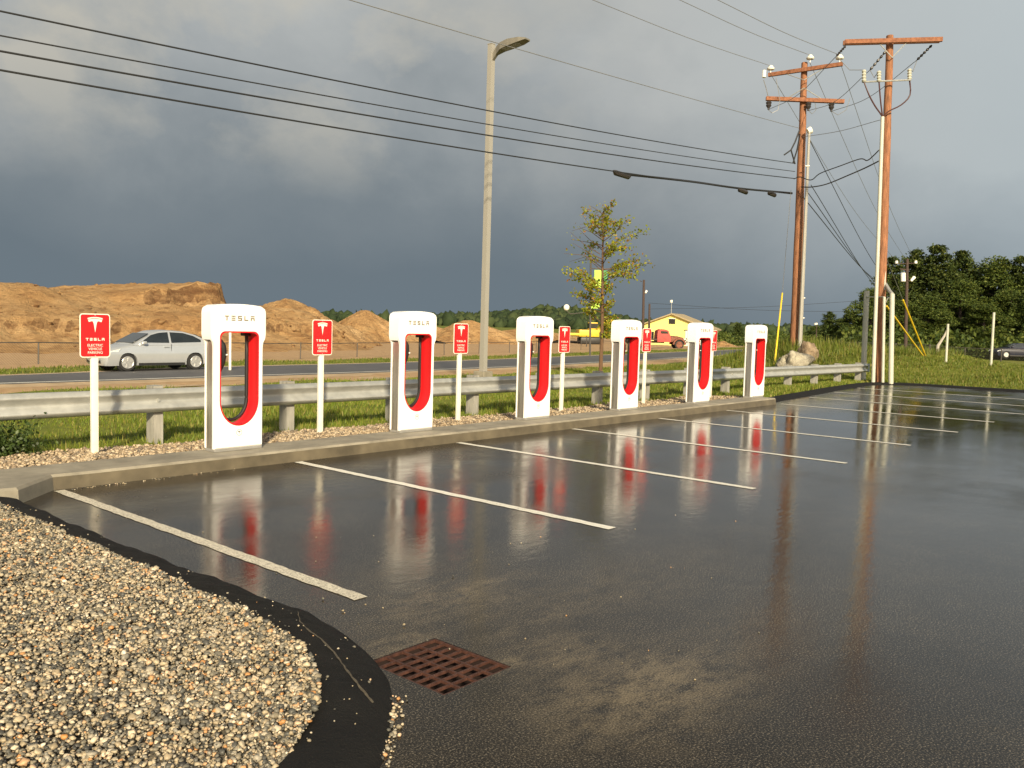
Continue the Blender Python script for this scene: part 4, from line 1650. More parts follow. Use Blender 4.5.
# ------------------------------------------------------------------ overhead lines
def wire(pts, r, material, label, n=24, name='power_line', cat='power line', group=None):
    o = pts[0].copy()
    # quadratic / piecewise smooth curve through the points
    P = [p - o for p in pts]
    sm = []
    for k in range(len(P) - 1):
        p_1 = P[k - 1] if k > 0 else 2 * P[0] - P[1]
        p0, p1 = P[k], P[k + 1]
        p2 = P[k + 2] if k + 2 < len(P) else 2 * P[-1] - P[-2]
        m = max(2, n // (len(P) - 1))
        for u in np.arange(m) / m:
            u = float(u)
            sm.append(0.5 * ((2 * p0) + (p1 - p_1) * u + (2 * p_1 - 5 * p0 + 4 * p1 - p2) * u * u + (3 * p0 - p_1 - 3 * p1 + p2) * u ** 3))
    sm.append(P[-1])
    ob = MB().tube(sm, r, 5).build(name, material, None, True)
    ob.location = o
    tag(ob, label, cat, group)
    return ob


def span(px_end, d_end, mids, Y, extend, r, material, label, group):
    """line from a point on a pole through pixel marks lying on the vertical plane between pole and plane y=Y, carried on to x=extend"""
    e = dep(*px_end, d_end)
    Q = [on_y(x, y, Y + (e.y - Y)) for x, y in mids]
    xs = np.array([e.x] + [q.x for q in Q]); zs = np.array([e.z] + [q.z for q in Q])
    co = np.polyfit(xs, zs, 2 if len(xs) > 2 else 1)
    if co[0] < 0 and len(xs) > 2:
        co = np.r_[0, np.polyfit(xs, zs, 1)]
    X = np.linspace(e.x, extend, 26)
    pts = [Vector((float(x), e.y, float(np.polyval(co, x)))) for x in X]
    d = e.z - pts[0].z
    for k, p in enumerate(pts):
        p.z += d * max(0, 1 - k / 8)
    return wire(pts, r, material, label, 60, group=group)


gl = 'service lines crossing the sky to the farther pole'
span((795.5, 163.5), D2, [(480, 109), (0, 11)], 7.9, -22, 0.018, 'wire_black', 'uppermost of the four dark parallel lines crossing the left sky', gl)
span((795, 171.5), D2, [(480, 123), (0, 35.5)], 7.9, -22, 0.015, 'wire_black', 'second from top of the four dark parallel lines', gl)
span((794.5, 178.5), D2, [(480, 134), (0, 51)], 7.9, -22, 0.020, 'wire_black', 'third from top of the four dark parallel lines', gl)
w4 = span((792, 194), D2, [(480, 151), (0, 70)], 7.9, -22, 0.020, 'wire_black', 'lowest of the four dark parallel lines, with splice boxes on it', gl)
g2 = 'thin primary conductors high above the lot'
span((798.5, 128), D2, [(497, 43), (350, 0)], 7.9, -16, 0.012, 'wire_grey', 'thin grey line passing above the lamp head', g2)
for q, (mid, lab) in enumerate([((593, 0), 'thin conductor running to the left insulator of the top crossarm'), ((680, 0), 'thin conductor running to the middle insulator of the farther pole'), ((718, 0), 'thin conductor running to the right insulator of the top crossarm')]):
    e = WORLD['pins'][q]
    m = on_y(*mid, e.y)
    dv = (m - e)
    wire([e, e + dv * 0.5 + Vector((0, 0, -0.1)), m, m + dv * 1.0 + Vector((0, 0, 0.25))], 0.012, 'wire_grey', lab, group=g2)


# splice boxes on the lowest line
def splice(px, py, d, label, s):
    p = dep(px, py, d)
    o = MB().tube([(-0.42 * s, 0, 0.05), (-0.3 * s, 0, 0), (0.3 * s, 0, -0.02), (0.42 * s, 0, 0.03)], [0.03, 0.10, 0.10, 0.03], 8).build('splice_box', 'insulator_dark', None, True)
    o.location = p
    tag(o, label, 'splice box', 'splice boxes hung on the lowest line')


splice(622, 174.5, 30.5, 'dark splice box hanging on the lowest line, left of the others', 1.3)
splice(743, 191, 37, 'dark splice box on the lowest line, middle of three', 1.0)
splice(772, 194, 38.8, 'dark splice box on the lowest line closest to the pole', 0.9)
wire([dep(622, 174, 30.4), dep(690, 181.5, 34), dep(740, 188.5, 37), dep(792, 193.2, D2 - 0.1)], 0.045, 'wire_black', 'thick lashed cable bundle along the lowest line between splice boxes', 30, 'cable_bundle', 'cable')
# sagging lines between the two big poles
g3 = 'lines strung between the two big poles'
wire([dep(794, 179, D2 - .2), dep(800, 177, D2 - .4), dep(811, 180, 39), dep(820, 173.5, 38), dep(840, 166, 36.5), dep(860, 159, 33.8), dep(867, 160.5, 33), dep(873, 156, 32), dep(879, 150, 31.2)], 0.022, 'wire_black', 'kinked dark cable between the poles, the upper of two', 48, group=g3)
wire([dep(801, 187, D2 - .2), dep(812, 187, 39), dep(827, 184, 37.2), dep(849, 175, 34.5), dep(865, 168, 32.5), dep(879, 161, 31.2)], 0.026, 'wire_black', 'smoothly sagging dark cable between the poles, the lower of two', 40, group=g3)
for q, lab in enumerate(['thin conductor from left end of the near crossarm to the far lower crossarm', 'thin conductor from the middle of the near crossarm to the far lower crossarm', 'thin conductor from right end of the near crossarm to the far lower crossarm']):
    a, b = WORLD['near_ends'][q], WORLD['hang'][q]
    wire([a, (a + b) / 2 + Vector((0, 0, -0.35)), b], 0.012, 'wire_grey', lab, group=g3)
wire([dep(803, 137, D2), dep(840, 131, 35.5), dep(880, 120, 31.2)], 0.011, 'wire_grey', 'faint neutral wire between the poles above the two dark cables', group=g3)
# lines running on to the distant pole
g4 = 'lines running from the farther pole towards the distant one'
AW = [((810, 141), (903, 301), 0.018, 'wire_black', 'darkest line slanting down between the two poles towards the distant pole'),
      ((811, 185), (900, 310), 0.018, 'wire_black', 'lower slanting line leaving the farther pole below the cables, steepest'),
      ((806, 190), (899, 300), 0.02, 'wire_black', 'lower slanting line leaving the farther pole, second'),
      ((803, 197), (899, 294), 0.022, 'wire_black', 'lowest slanting line leaving the farther pole'),
      ((770, 73), (897, 262), 0.012, 'wire_grey', 'faint conductor continuing from the left top insulator to the distant pole'),
      ((810, 63), (907, 262), 0.012, 'wire_grey', 'faint conductor continuing from the middle top insulator to the distant pole'),
      ((840, 62), (915, 262), 0.012, 'wire_grey', 'faint conductor continuing from the right top insulator to the distant pole')]
for (a, b, r, mt, lab) in AW:
    p, q = dep(*a, D2), dep(*b, 78)
    wire([p, (p + q) / 2 + Vector((0, 0, -0.75)), q], r, mt, lab, group=g4)


# distant lines low over the horizon
def far_line(pa, pb, d, lab):
    a, b = dep(*pa, d), dep(*pb, d)
    wire([a, (a + b) / 2 + Vector((0, 0, -0.5)), b], 0.03, 'wire_black', lab, 20, group='distant lines low in the sky')


far_line((648, 303), (872, 312), 170, 'distant faint line low in the sky, the upper one')
far_line((648, 309), (872, 300), 180, 'distant faint line low in the sky, the lower one')

# ------------------------------------------------------------------ posts in the meadow
def meadow_post(px0, py0, px1, py1, d, label, r=0.05):
    a, b = dep(px0, py0, d), dep(px1, py1, d)
    a.z = zt(a.x, a.y) - 0.15
    o = MB().tube([(0, 0, 0), (b - a) * 0.5, b - a], r, 8).build('meadow_post', 'conduit_pale', None, True)
    o.location = a
    tag(o, label, 'post', 'pale posts standing in the meadow')


meadow_post(946, 362, 948, 324, 38, 'shorter pale post in the meadow beside the dead stump')
meadow_post(991, 365, 994, 312.5, 40, 'taller leaning pale post in the meadow in front of the dark blue car', 0.055)
o = MB().tube([(0, 0, -0.1), (0.05, 0, 0.5), (0.32, -0.2, 1.0), (0.42, -0.3, 1.35)], [0.09, 0.08, 0.06, 0.03], 7).build('dead_trunk', 'dead_wood', None, True)
p = dep(937, 357, 46); o.location = (p.x, p.y, zt(p.x, p.y))
tag(o, 'bent pale dead trunk near the shorter meadow post', 'dead trunk')
o = MB().tube([(0, 0, -0.1), (0.0, 0.0, 1.6), (0.03, 0, 2.0)], [0.05, 0.05, 0.04], 8).build('marker_post', 'post_cream', None, True)
p = dep(230, 366, 33); o.location = (p.x, p.y, zt(p.x, p.y))
tag(o, 'thin pale marker post seen through the nearest charging post opening', 'post')

# boulders
def boulder(px, py, d, size, material, label, seed):
    r = np.random.default_rng(seed)
    V, Fc = ico(3)
    for _ in range(14):                                  # cut facets
        n = r.normal(size=3); n /= np.linalg.norm(n)
        c = r.uniform(0.72, 0.92)
        h = V @ n
        V = V - np.outer(np.maximum(0, h - c) * 0.8, n)
    out = []
    for q in V:
        k = mnoise.noise(Vector(q * 1.3) + Vector((seed, 0, 0))) * 0.30 + mnoise.noise(Vector(q * 3.1) + Vector((0, seed, 0))) * 0.17 + mnoise.noise(Vector(q * 7.3) + Vector((0, seed, 2))) * 0.08
        k -= 0.10 * max(0, 0.12 - abs(mnoise.noise(Vector(q * 1.7) + Vector((0, 0, seed))))) / 0.12        # cracks
        out.append(q * (1 + k))
    V = np.array(out) * np.array(size)
    p = dep(px, py, d)
    o = np_obj('boulder', V, Fc, material, smooth=False)
    o.location = (p.x, p.y, zt(p.x, p.y) + size[2] * 0.55)
    o.rotation_euler = (0, 0, r.uniform(0, 6))
    tag(o, label, 'boulder', 'boulders on the grass mound')


boulder(794, 362, 35.5, (0.70, 0.62, 0.55), 'boulder', 'large pale grey boulder on the grass behind the guardrail', 3)
boulder(807, 358, 37.2, (0.46, 0.42, 0.60), 'boulder_tan', 'smaller tan boulder just behind the large pale one', 8)

# ------------------------------------------------------------------ sand piles


def fbm(x, y, s, o=5):
    v = 0
    a = 1
    for k in range(o):
        v += a * mnoise.noise(Vector((x * s, y * s, 3.7 * k + 0.3)))
        s *= 2.03; a *= 0.52
    return v


def sand_pile(name, label, cx, cy, rx, ry, h, zb, seed, rough=0.25, power=1.25, n=70):
    V, Fc = [], []
    for i in range(n + 1):
        for j in range(n + 1):
            u, v = -1 + 2 * i / n, -1 + 2 * j / n
            x, y = u * rx, v * ry
            ang = math.atan2(v, u)
            wob = 1 + 0.16 * math.sin(3 * ang + seed) + 0.08 * math.sin(7 * ang + 2 * seed)
            r = math.hypot(u, v) / wob
            k = max(0.0, 1 - r)
            k = k ** power if power else k
            g = fbm(x + seed * 13, y, 0.35)
            gul = abs(math.sin(ang * 11 + 2.2 * fbm(x, y + seed, 0.25, 2))) * 0.10 * min(1, 3 * k) * (1 - k)
            z = h * (min(k, 0.93) + rough * 0.35 * g * min(1, 2.5 * k) - gul)
            V.append((x, y, z if k > 0 else -0.25))
    for i in range(n):
        for j in range(n):
            a = i * (n + 1) + j
            Fc.append((a, a + n + 1, a + n + 2, a + 1))
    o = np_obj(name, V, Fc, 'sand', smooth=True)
    o.location = (cx, cy, zb)
    tag(o, label, 'sand pile', 'sand piles beyond the road')
    return o


def sand_bank():
    """long excavated bank: gullied front slope, a worn terrace, a second tier that ends in a small cliff at the right"""
    X0, X1, Y0, Y1 = -62.0, 47.0, 42.0, 94.0
    nx, ny = 330, 120
    cliff = on_y(214, 290, 60).x
    lx = lambda px: on_y(px, 290, 60).x
    tpx = [-300, -60, 0, 18, 34, 60, 100, 128, 150, 168, 195, 206, 216]
    tpy = [280, 282, 284, 284.5, 291, 292.5, 293, 289, 287, 284, 284.5, 287, 288]
    tx = np.array([lx(p) for p in tpx]); tzp = np.array([on_y(p, q, 60).z for p, q in zip(tpx, tpy)]) + 0.72
    V, Fc = [], []
    for i in range(nx + 1):
        x = X0 + (X1 - X0) * i / nx
        f0 = fbm(x, 3.3, 0.09, 3)
        ctop = float(np.interp(x, tx, tzp))
        for j in range(ny + 1):
            t = j / ny
            y = Y0 + (Y1 - Y0) * t ** 1.5
            n1 = fbm(x, y, 0.12, 6)
            n2 = fbm(x + 0.35 * y, y * 0.28, 0.55, 4)
            n3 = fbm(x, y, 0.7, 4)
            s = (y - 45.3 - 1.6 * f0) / 10.0
            low = 3.3 * float(ss(-0.12, 1.0, s)) ** 0.85
            cut = 0.55 * float(ss(0.30, 0.36, s + 0.10 * n1)) - 0.55 * float(ss(0.36, 0.75, s))        # broken ledge low on the slope
            gul = 0.42 * abs(n2) * float(ss(0, 0.25, s)) * float(1 - ss(0.8, 1.1, s))
            edge = cliff + 0.35 * (y - 60) + 0.7 * fbm(y, x * 0.2, 0.5, 3)
            lo_ = 0.72 + 0.16 * float(ss(cliff - 13, cliff - 8, x)); wd_ = 0.40 - 0.31 * float(ss(cliff - 13, cliff - 8, x))
            up = float(ss(lo_, lo_ + wd_, s + 0.14 * n1 + 0.05 * n3)) * float(1 - ss(-0.35, 0.25, x - edge))
            end = float(1 - ss(41.0, 46.0, x - 0.3 * (y - 55)))
            back = float(1 - ss(80, 93, y))
            z = (low + cut - gul + (ctop - 3.3 + 0.12 * n3) * up + 0.14 * n3 * float(ss(0, 0.2, s)) + 0.10 * n1) * end * back
            V.append((x - 10, y - 60, z if s > -0.1 and z > 0.02 else -0.25))
    for i in range(nx):
        for j in range(ny):
            a = i * (ny + 1) + j
            Fc.append((a, a + ny + 1, a + ny + 2, a + 1))
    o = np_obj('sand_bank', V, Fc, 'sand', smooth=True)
    o.location = (10, 60, -0.72)
    tag(o, 'long orange excavated sand bank behind the silver car', 'sand bank')


sand_bank()


def clods():
    ob = [o for o in bpy.data.objects if o.name.startswith(('sand_bank', 'sand_pile'))]
    bpy.context.view_layer.update()
    P, S = [], []
    for o in ob:
        mw = o.matrix_world
        n = len(o.data.vertices)
        for k in rng.integers(0, n, 5200):
            q = mw @ o.data.vertices[int(k)].co
            if q.z < -0.5 or q.x < -5:
                continue
            if fbm(q.x, q.y, 0.25, 3) < -0.05:
                continue
            P.append((q.x + random.uniform(-.2, .2), q.y + random.uniform(-.2, .2), q.z)); S.append(0.05 + 0.22 * random.random() ** 4)
    o = stones('dirt_clods', np.array(P), np.array(S), 'sand', ICO0, 0.3, (0.5, 0.9), smooth=False)
    tag(o, 'loose clods and stones strewn over the sand bank slopes', 'clods', kind='stuff')


clods()
p = dep(283, 322, 76)
sand_pile('sand_pile', 'broad sand pile with a rounded top behind the nearest charging post', p.x, p.y, 9.5, 8.5, 4.35, -0.72, 1.0, 0.3, 0.85)
p = dep(364, 330, 95)
sand_pile('sand_pile', 'small pale pointed sand pile left of the second charging post', p.x, p.y, 6.4, 6.2, 3.75, -0.72, 2.3, 0.12, 1.0)
p = dep(467, 333, 105)
sand_pile('sand_pile', 'pointed sand pile directly left of the lamp pole base', p.x, p.y, 7.2, 7.0, 3.05, -0.72, 4.1, 0.14, 1.0)
p = dep(425, 338, 112)
sand_pile('sand_pile', 'low sand heap between the second charging post and the pointed pile', p.x, p.y, 6.5, 6.0, 2.2, -0.72, 5.3, 0.3, 0.9)
p = dep(525, 341, 125)
sand_pile('sand_pile', 'low flat spread of sand right of the lamp pole', p.x, p.y, 15, 9, 1.75, -0.72, 6.6, 0.3, 0.6)
p = dep(722, 343, 118)
sand_pile('sand_pile', 'small rubble heap between the fifth and last charging posts', p.x, p.y, 3.0, 3.0, 1.0, -0.72, 7.7, 0.6, 0.9, 36)

# ------------------------------------------------------------------ fences
def fence(name, label, pts, h, step, wire_r, mesh=True, post_r=0.03, mat_='fence_metal'):
    t = empty(name, (pts[0][0], pts[0][1], zt(*pts[0])), 0, label, 'fence')
    o = Vector(t.location)
    P = resample(pts, 2)
    d = np.r_[0, np.cumsum(np.hypot(*np.diff(np.array(pts), axis=0).T))]
    n = int(d[-1] / step)
    Q = resample(pts, n + 1)
    tops = []
    for k, (x, y) in enumerate(Q):
        z = zt(x, y)
        hh = h + random.uniform(-0.05, 0.05)
        MB().tube([Vector((x, y, z - 0.2)) - o, Vector((x + random.uniform(-.04, .04), y, z + hh)) - o], post_r, 6).build('post', mat_, t)
        tops.append(Vector((x, y, z + h - 0.02)) - o)
    pts3 = []
    for k in range(len(tops) - 1):
        pts3 += [tops[k], (tops[k] + tops[k + 1]) / 2 + Vector((0, 0, -0.035))]
    pts3.append(tops[-1])
    MB().tube(pts3, wire_r, 5).build('top_rail', mat_, t)
    if mesh:
        v, f = [], []
        for k, (x, y) in enumerate(Q):
            z = zt(x, y)
            v += [Vector((x, y, z)) - o, Vector((x, y, z + h - 0.05)) - o]
        for k in range(len(Q) - 1):
            f.append((2 * k, 2 * k + 2, 2 * k + 3, 2 * k + 1))
        MB().add(v, f).build('wire_mesh', 'chain_link', t)


fl = [(-14, 26.8), (-1.7, 27.2), (11.2, 27.6), (22.9, 30.0), (30, 31.6), (57, 38.2), (80, 44)]
fence('chain_link_fence', 'low chain link fence along the foot of the sand bank', fl, 0.88, 4.6, 0.022)
a, b = dep(800, 350, 66), dep(1040, 350, 58)
fence('field_fence', 'dark wire fence in front of the wood at right', [(a.x, a.y), ((a.x + b.x) / 2, (a.y + b.y) / 2 + .5), (b.x, b.y)], 1.5, 2.0, 0.015, True, 0.045)

# ------------------------------------------------------------------ vehicles
def prof_loft(poly, slices, fn):
    """closed (x,z) profile repeated at several y; fn(x,z,y)->(x,y,z)"""
    n = len(poly)
    vs, fs = [], []
    for y in slices:
        vs += [fn(x, z, y) for x, z in poly]
    for s in range(len(slices) - 1):
        for i in range(n):
            j = (i + 1) % n
            fs.append((s * n + i, s * n + j, (s + 1) * n + j, (s + 1) * n + i))
    tri = tessellate_polygon([[Vector((x, z, 0)) for x, z in poly]])
    fs += [tuple(q) for q in tri]
    fs += [tuple(i + (len(slices) - 1) * n for i in q)[::-1] for q in tri]
    return vs, fs


def make_wheel(parent, x, y, r, side, w=0.20, rim='alloy'):
    yo = y
    tyre = MB().lathe([(r * 0.70, -w / 2), (r * 0.95, -w / 2), (r, -w / 2 + 0.03), (r, w / 2 - 0.03), (r * 0.95, w / 2), (r * 0.70, w / 2)], 24, (x, yo, r), 'Y')
    wh = tyre.build('wheel', 'tyre', parent, True)
    mb = MB()
    ys = yo + side * (w / 2 + 0.010)
    for k in range(6):
        a = k * math.pi / 3 + 0.3
        rot = Matrix.Rotation(-a, 3, 'Y')
        mb.box((x + math.cos(a) * r * 0.38, ys, r + math.sin(a) * r * 0.38), (r * 0.62, 0.03, r * 0.20), rot)
    ring = [(x + r * 0.66 * math.cos(a), ys, r + r * 0.66 * math.sin(a)) for a in np.linspace(0, 2 * math.pi, 25)]
    mb.tube(ring, r * 0.055, 6, False)
    mb.lathe([(r * 0.14, -0.02), (r * 0.14, 0.02)], 12, (x, ys, r), 'Y')
    mb.lathe([(r * 0.68, -0.012), (r * 0.68, 0.004)], 20, (x, ys - side * 0.012, r), 'Y')
    mb.build('rim', rim, wh, True)
    return wh


def make_car(name, paint, label, sedan=False):
    t = empty(name, (0, 0, 0), 0, label, 'car')
    W = 0.87
    def arch(cx, r, z0):
        a0 = math.degrees(math.asin((0.31 - z0) / r))
        return [(cx + r * math.cos(R(a)), 0.31 + r * math.sin(R(a))) for a in np.linspace(-a0, 180 + a0, 13)]
    zb = 0.20
    wx = (0.86, 3.46) if not sedan else (0.92, 3.62)
    Lc = 4.25 if not sedan else 4.7
    low = [(Lc - 0.08, zb + 0.08)]
    low += arch(wx[1], 0.365, zb) + arch(wx[0], 0.365, zb)
    low += [(0.10, zb - 0.01), (0.02, 0.30), (0.0, 0.46), (0.03, 0.60), (0.10, 0.69), (0.28, 0.775), (0.62, 0.865), (0.95, 0.93), (1.15, 0.965)]
    if sedan:
        low += [(2.2, 0.98), (3.4, 0.985), (3.95, 0.99), (4.55, 0.96), (4.66, 0.88), (4.70, 0.62), (4.68, 0.36)]
    else:
        low += [(2.2, 0.985), (3.3, 1.00), (4.02, 1.01), (4.17, 0.94), (4.23, 0.72), (4.25, 0.5), (4.22, 0.34)]
    low = low[::-1]
    sl = [-1, -0.965, -0.88, -0.6, 0, 0.6, 0.88, 0.965, 1]
    def fn(x, z, s):
        e = abs(s)
        pull = 0.16 * e ** 4
        xx = x + (pull * max(0, 1 - x / 0.9) if x < 0.9 else 0) - (pull * max(0, (x - Lc + 0.7) / 0.7) if x > Lc - 0.7 else 0)
        zz = z - (0.075 * e ** 6 * float(ss(0.55, 0.9, z)))
        bulge = 1 - 0.06 * float(ss(0.62, 1.0, z)) - 0.05 * float(ss(0.38, 0.2, z)) if e > 0.9 else 1
        return (xx, s * W * bulge, zz)
    v, f = prof_loft(low, sl, fn)
    body = MB().add(v, f).build('body', paint, t, True)
    # greenhouse
    if sedan:
        gh = [(1.10, 0.94), (1.45, 1.13), (1.90, 1.345), (2.30, 1.42), (2.8, 1.42), (3.3, 1.33), (3.85, 1.10), (4.1, 0.96)]
    else:
        gh = [(0.98, 0.915), (1.30, 1.10), (1.78, 1.36), (2.10, 1.445), (2.55, 1.475), (3.1, 1.445), (3.6, 1.32), (3.95, 1.14), (4.10, 0.98), (4.10, 0.94)]
    def tumble(z):
        return 1 - 0.26 * max(0.0, (z - 0.93)) / 0.54
    W2 = 0.80
    def fn2(x, z, s):
        e = abs(s)
        return (x + 0.10 * e ** 3 * (1 if x < 1.9 else -0.6 if x > 3.3 else 0), s * W2 * tumble(z), z - 0.03 * e ** 4 * float(ss(1.2, 1.4, z)))
    v, f = prof_loft(gh, [-1, -0.9, -0.5, 0, 0.5, 0.9, 1], fn2)
    MB().add(v, f).build('cabin', paint, t, True)
    top = {True: 1.385, False: 1.405}[sedan]
    if sedan:
        wins = [[(1.52, 1.0), (2.0, 1.30), (2.42, 1.355), (2.42, 1.0)], [(2.50, 1.0), (2.50, 1.355), (2.85, 1.35), (3.28, 1.25), (3.5, 1.1), (3.48, 1.0)]]
    else:
        wins = [[(1.38, 1.02), (1.80, 1.29), (2.12, 1.375), (2.46, 1.40), (2.46, 1.01)], [(2.54, 1.01), (2.54, 1.40), (3.05, 1.375), (3.45, 1.27), (3.74, 1.12), (3.72, 1.04)]]
    for s in (-1, 1):
        for wn in wins:
            vs = []
            for off in (-0.02, 0.006):
                vs += [(x, s * (W2 * tumble(z) + off), z) for x, z in wn]
            n = len(wn)
            fs = [tuple(range(n)), tuple(range(2 * n - 1, n - 1, -1))] + [(i, (i + 1) % n, (i + 1) % n + n, i + n) for i in range(n)]
            MB().add(vs, fs).build('window', 'car_glass', t)
    def sheet(nm, p, q, y0, y1, off, material):
        (xa, za), (xb, zbb) = p, q
        d = Vector((xb - xa, zbb - za)).normalized(); nn = Vector((-d.y, d.x)) * off
        v = [(xa + nn.x, -y0, za + nn.y), (xa + nn.x, y0, za + nn.y), (xb + nn.x, y1, zbb + nn.y), (xb + nn.x, -y1, zbb + nn.y)]
        v += [(x - nn.x * 2.5, y, z - nn.y * 2.5) for x, y, z in v]
        MB().add(v, [(0, 1, 2, 3), (7, 6, 5, 4), (0, 4, 5, 1), (1, 5, 6, 2), (2, 6, 7, 3), (3, 7, 4, 0)]).build(nm, material, t)
    if sedan:
        sheet('windscreen', (1.20, 1.0), (1.86, 1.327), 0.66, 0.58, 0.01, 'car_glass')
        sheet('rear_window', (3.36, 1.305), (3.95, 1.055), 0.55, 0.64, 0.01, 'car_glass')
    else:
        sheet('windscreen', (1.12, 1.0), (1.74, 1.34), 0.66, 0.58, 0.012, 'car_glass')
        sheet('rear_window', (3.62, 1.312), (3.92, 1.16), 0.52, 0.60, 0.012, 'car_glass')
    for s in (-1, 1):
        MB().prism([(0.09, 0.60), (0.20, 0.70), (0.62, 0.80), (0.50, 0.66), (0.20, 0.59)], s * (W - 0.10), s * (W - 0.012)).build('headlight', 'headlamp', t)
        MB().bbox((Lc - 0.14, s * (W - 0.10), 0.84), (0.16, 0.12, 0.2), 0.02).build('tail_light', 'tail_red', t)
        MB().bbox((1.46, s * (W + 0.02), 1.02), (0.13, 0.16, 0.11), 0.03).build('mirror', paint, t)
        for x in (2.50,):
            MB().box((x, s * (W * 0.972), 0.66), (0.008, 0.02, 0.62)).build('door_seam', 'trim_black', t)
        MB().bbox((2.32, s * (W * 0.985), 0.86), (0.20, 0.03, 0.03), 0.008).build('door_handle', paint, t)
        MB().box((2.15, s * (W - 0.03), 0.235), (1.75, 0.05, 0.10)).build('sill', 'trim_black', t)
        for x in wx:
            MB().lathe([(0.355, -0.05), (0.355, 0.05)], 20, (x, s * (W - 0.14), 0.31), 'Y').build('wheel_well', 'trim_black', t)
            make_wheel(t, x, s * (W - 0.10), 0.31, s)
    MB().box((0.06, 0, 0.36), (0.06, 1.1, 0.16)).build('grille', 'trim_black', t)
    MB().box((2.1, 0, 0.24), (3.6, 1.4, 0.12)).build('underbody', 'trim_black', t)
    return t


car = make_car('hatchback_car', 'silver_paint', 'silver hatchback driving left along the road past the sand bank')
p = dep(133, 372, 31.0)
car.location = (p.x - 1.05, p.y + 0.87, max(zt(p.x, float(y_near(p.x))), zt(p.x, float(y_far(p.x)))) + 0.045)
print('car at', car.location[:], 'road', float(y_near(p.x)), float(y_far(p.x)))

p = dep(991, 361, 82)
car2 = make_car('sedan_car', 'blue_paint', 'dark blue sedan parked beyond the meadow at the right edge', True)
car2.location = (p.x, p.y, -0.62)
car2.rotation_euler = (0, 0, R(-52))
car2.location.z = zt(p.x + 1.5, p.y - 1.5) + 0.25


def make_truck():
    t = empty('flatbed_truck', (0, 0, 0), 0, 'old rusty red flatbed truck parked in front of the yellow building', 'truck')
    # front at +x, built round the origin at ground level
    W = 0.95
    cab = [(-0.2, 0.75), (1.25, 0.75), (1.25, 1.35), (1.05, 2.0), (0.85, 2.12), (0.1, 2.15), (-0.15, 2.0), (-0.2, 1.4)]
    fn = lambda x, z, s: (x, s * W * (1 - 0.10 * float(ss(1.35, 2.1, z))), z - 0.06 * abs(s) ** 4 * float(ss(1.7, 2.1, z)))
    v, f = prof_loft(cab, [-1, -0.9, 0, 0.9, 1], fn)
    cb = MB().add(v, f).build('cab', 'truck_red', t, True)
    for s in (-1, 1):
        MB().prism([(0.12, 1.42), (1.05, 1.42), (0.92, 1.92), (0.18, 1.95)], s * 0.86, s * (W * 0.952)).build('window', 'car_glass', cb)
        MB().box((0.5, s * (W + 0.004), 1.1), (0.95, 0.012, 0.02)).build('door_trim', 'truck_rust', cb)
    hood = [(1.22, 0.8), (2.75, 0.75), (2.85, 0.95), (2.8, 1.28), (2.2, 1.42), (1.22, 1.48)]
    fn = lambda x, z, s: (x, s * (0.62 - 0.10 * (x - 1.2) / 1.6), z - 0.14 * abs(s) ** 3 * float(ss(1.1, 1.4, z)))
    v, f = prof_loft(hood, [-1, -0.85, -0.4, 0, 0.4, 0.85, 1], fn)
    MB().add(v, f).build('hood', 'truck_rust', t, True)
    for s in (-1, 1):
        ar = [(2.25 + 0.72 * math.cos(R(a)), 0.5 + 0.72 * math.sin(R(a))) for a in range(0, 181, 15)]
        ai = [(2.25 + 0.56 * math.cos(R(a)), 0.5 + 0.56 * math.sin(R(a))) for a in range(180, -1, -15)]
        MB().prism(ar + ai, s * 0.55, s * 1.02).build('fender', 'truck_rust', t, True)
        MB().lathe([(0.11, 0), (0.13, 0.05), (0.10, 0.10)], 12, (2.78, s * 0.62, 1.08), 'X').build('headlight', 'headlamp', t)
        make_wheel(t, 2.25, s * 0.85, 0.5, s, 0.24, 'truck_rust')
        make_wheel(t, -2.2, s * 0.85, 0.5, s, 0.30, 'truck_rust')
    MB().bbox((2.98, 0, 0.68), (0.10, 1.9, 0.20), 0.03).build('bumper', 'trim_black', t)
    MB().box((2.84, 0, 1.0), (0.06, 0.8, 0.45)).build('grille', 'porcelain', t)
    MB().box((-1.9, 0, 1.0), (3.3, 2.1, 0.16)).box((-1.6, 0.3, 0.72), (4.6, 0.12, 0.2)).box((-1.6, -0.3, 0.72), (4.6, 0.12, 0.2)).build('flatbed', 'dark_wood', t)
    return t


tr = make_truck()
p = dep(657, 349.5, 96)
tr.location = (p.x, p.y, zt(p.x, p.y))
tr.rotation_euler = (0, 0, R(-47))


def make_digger():
    t = empty('excavator', (0, 0, 0), 0, 'yellow excavator with arched boom working beyond the young tree', 'excavator')
    for s in (-0.8, 0.8):
        MB().bbox((0, s, 0.42), (2.9, 0.5, 0.8), 0.2).build('track', 'trim_black', t, True)
    MB().bbox((-0.4, 0, 1.3), (2.5, 2.0, 0.85), 0.12).build('body', 'digger_yellow', t, True)
    c = MB().bbox((0.35, 0.5, 2.05), (1.1, 0.9, 1.2), 0.1).build('cab', 'digger_yellow', t, True)
    MB().box((0.35, 0.5, 2.2), (1.12, 0.92, 0.6)).build('window', 'car_glass', c)
    boom = [(0.3, 1.3), (0.9, 2.2), (1.7, 2.9), (2.7, 3.05), (4.2, 2.3), (4.15, 1.95), (2.7, 2.55), (1.9, 2.4), (1.3, 1.9), (0.8, 1.1)]
    MB().prism(boom, -0.35, 0.0).build('boom', 'digger_yellow', t)
    MB().prism([(4.0, 2.4), (4.4, 2.25), (5.0, 0.9), (4.75, 0.85)], -0.30, -0.05).build('stick', 'digger_yellow', t)
    MB().prism([(4.6, 0.95), (5.15, 0.9), (5.2, 0.4), (4.7, 0.15), (4.4, 0.45)], -0.6, 0.25).build('bucket', 'trim_black', t)
    return t


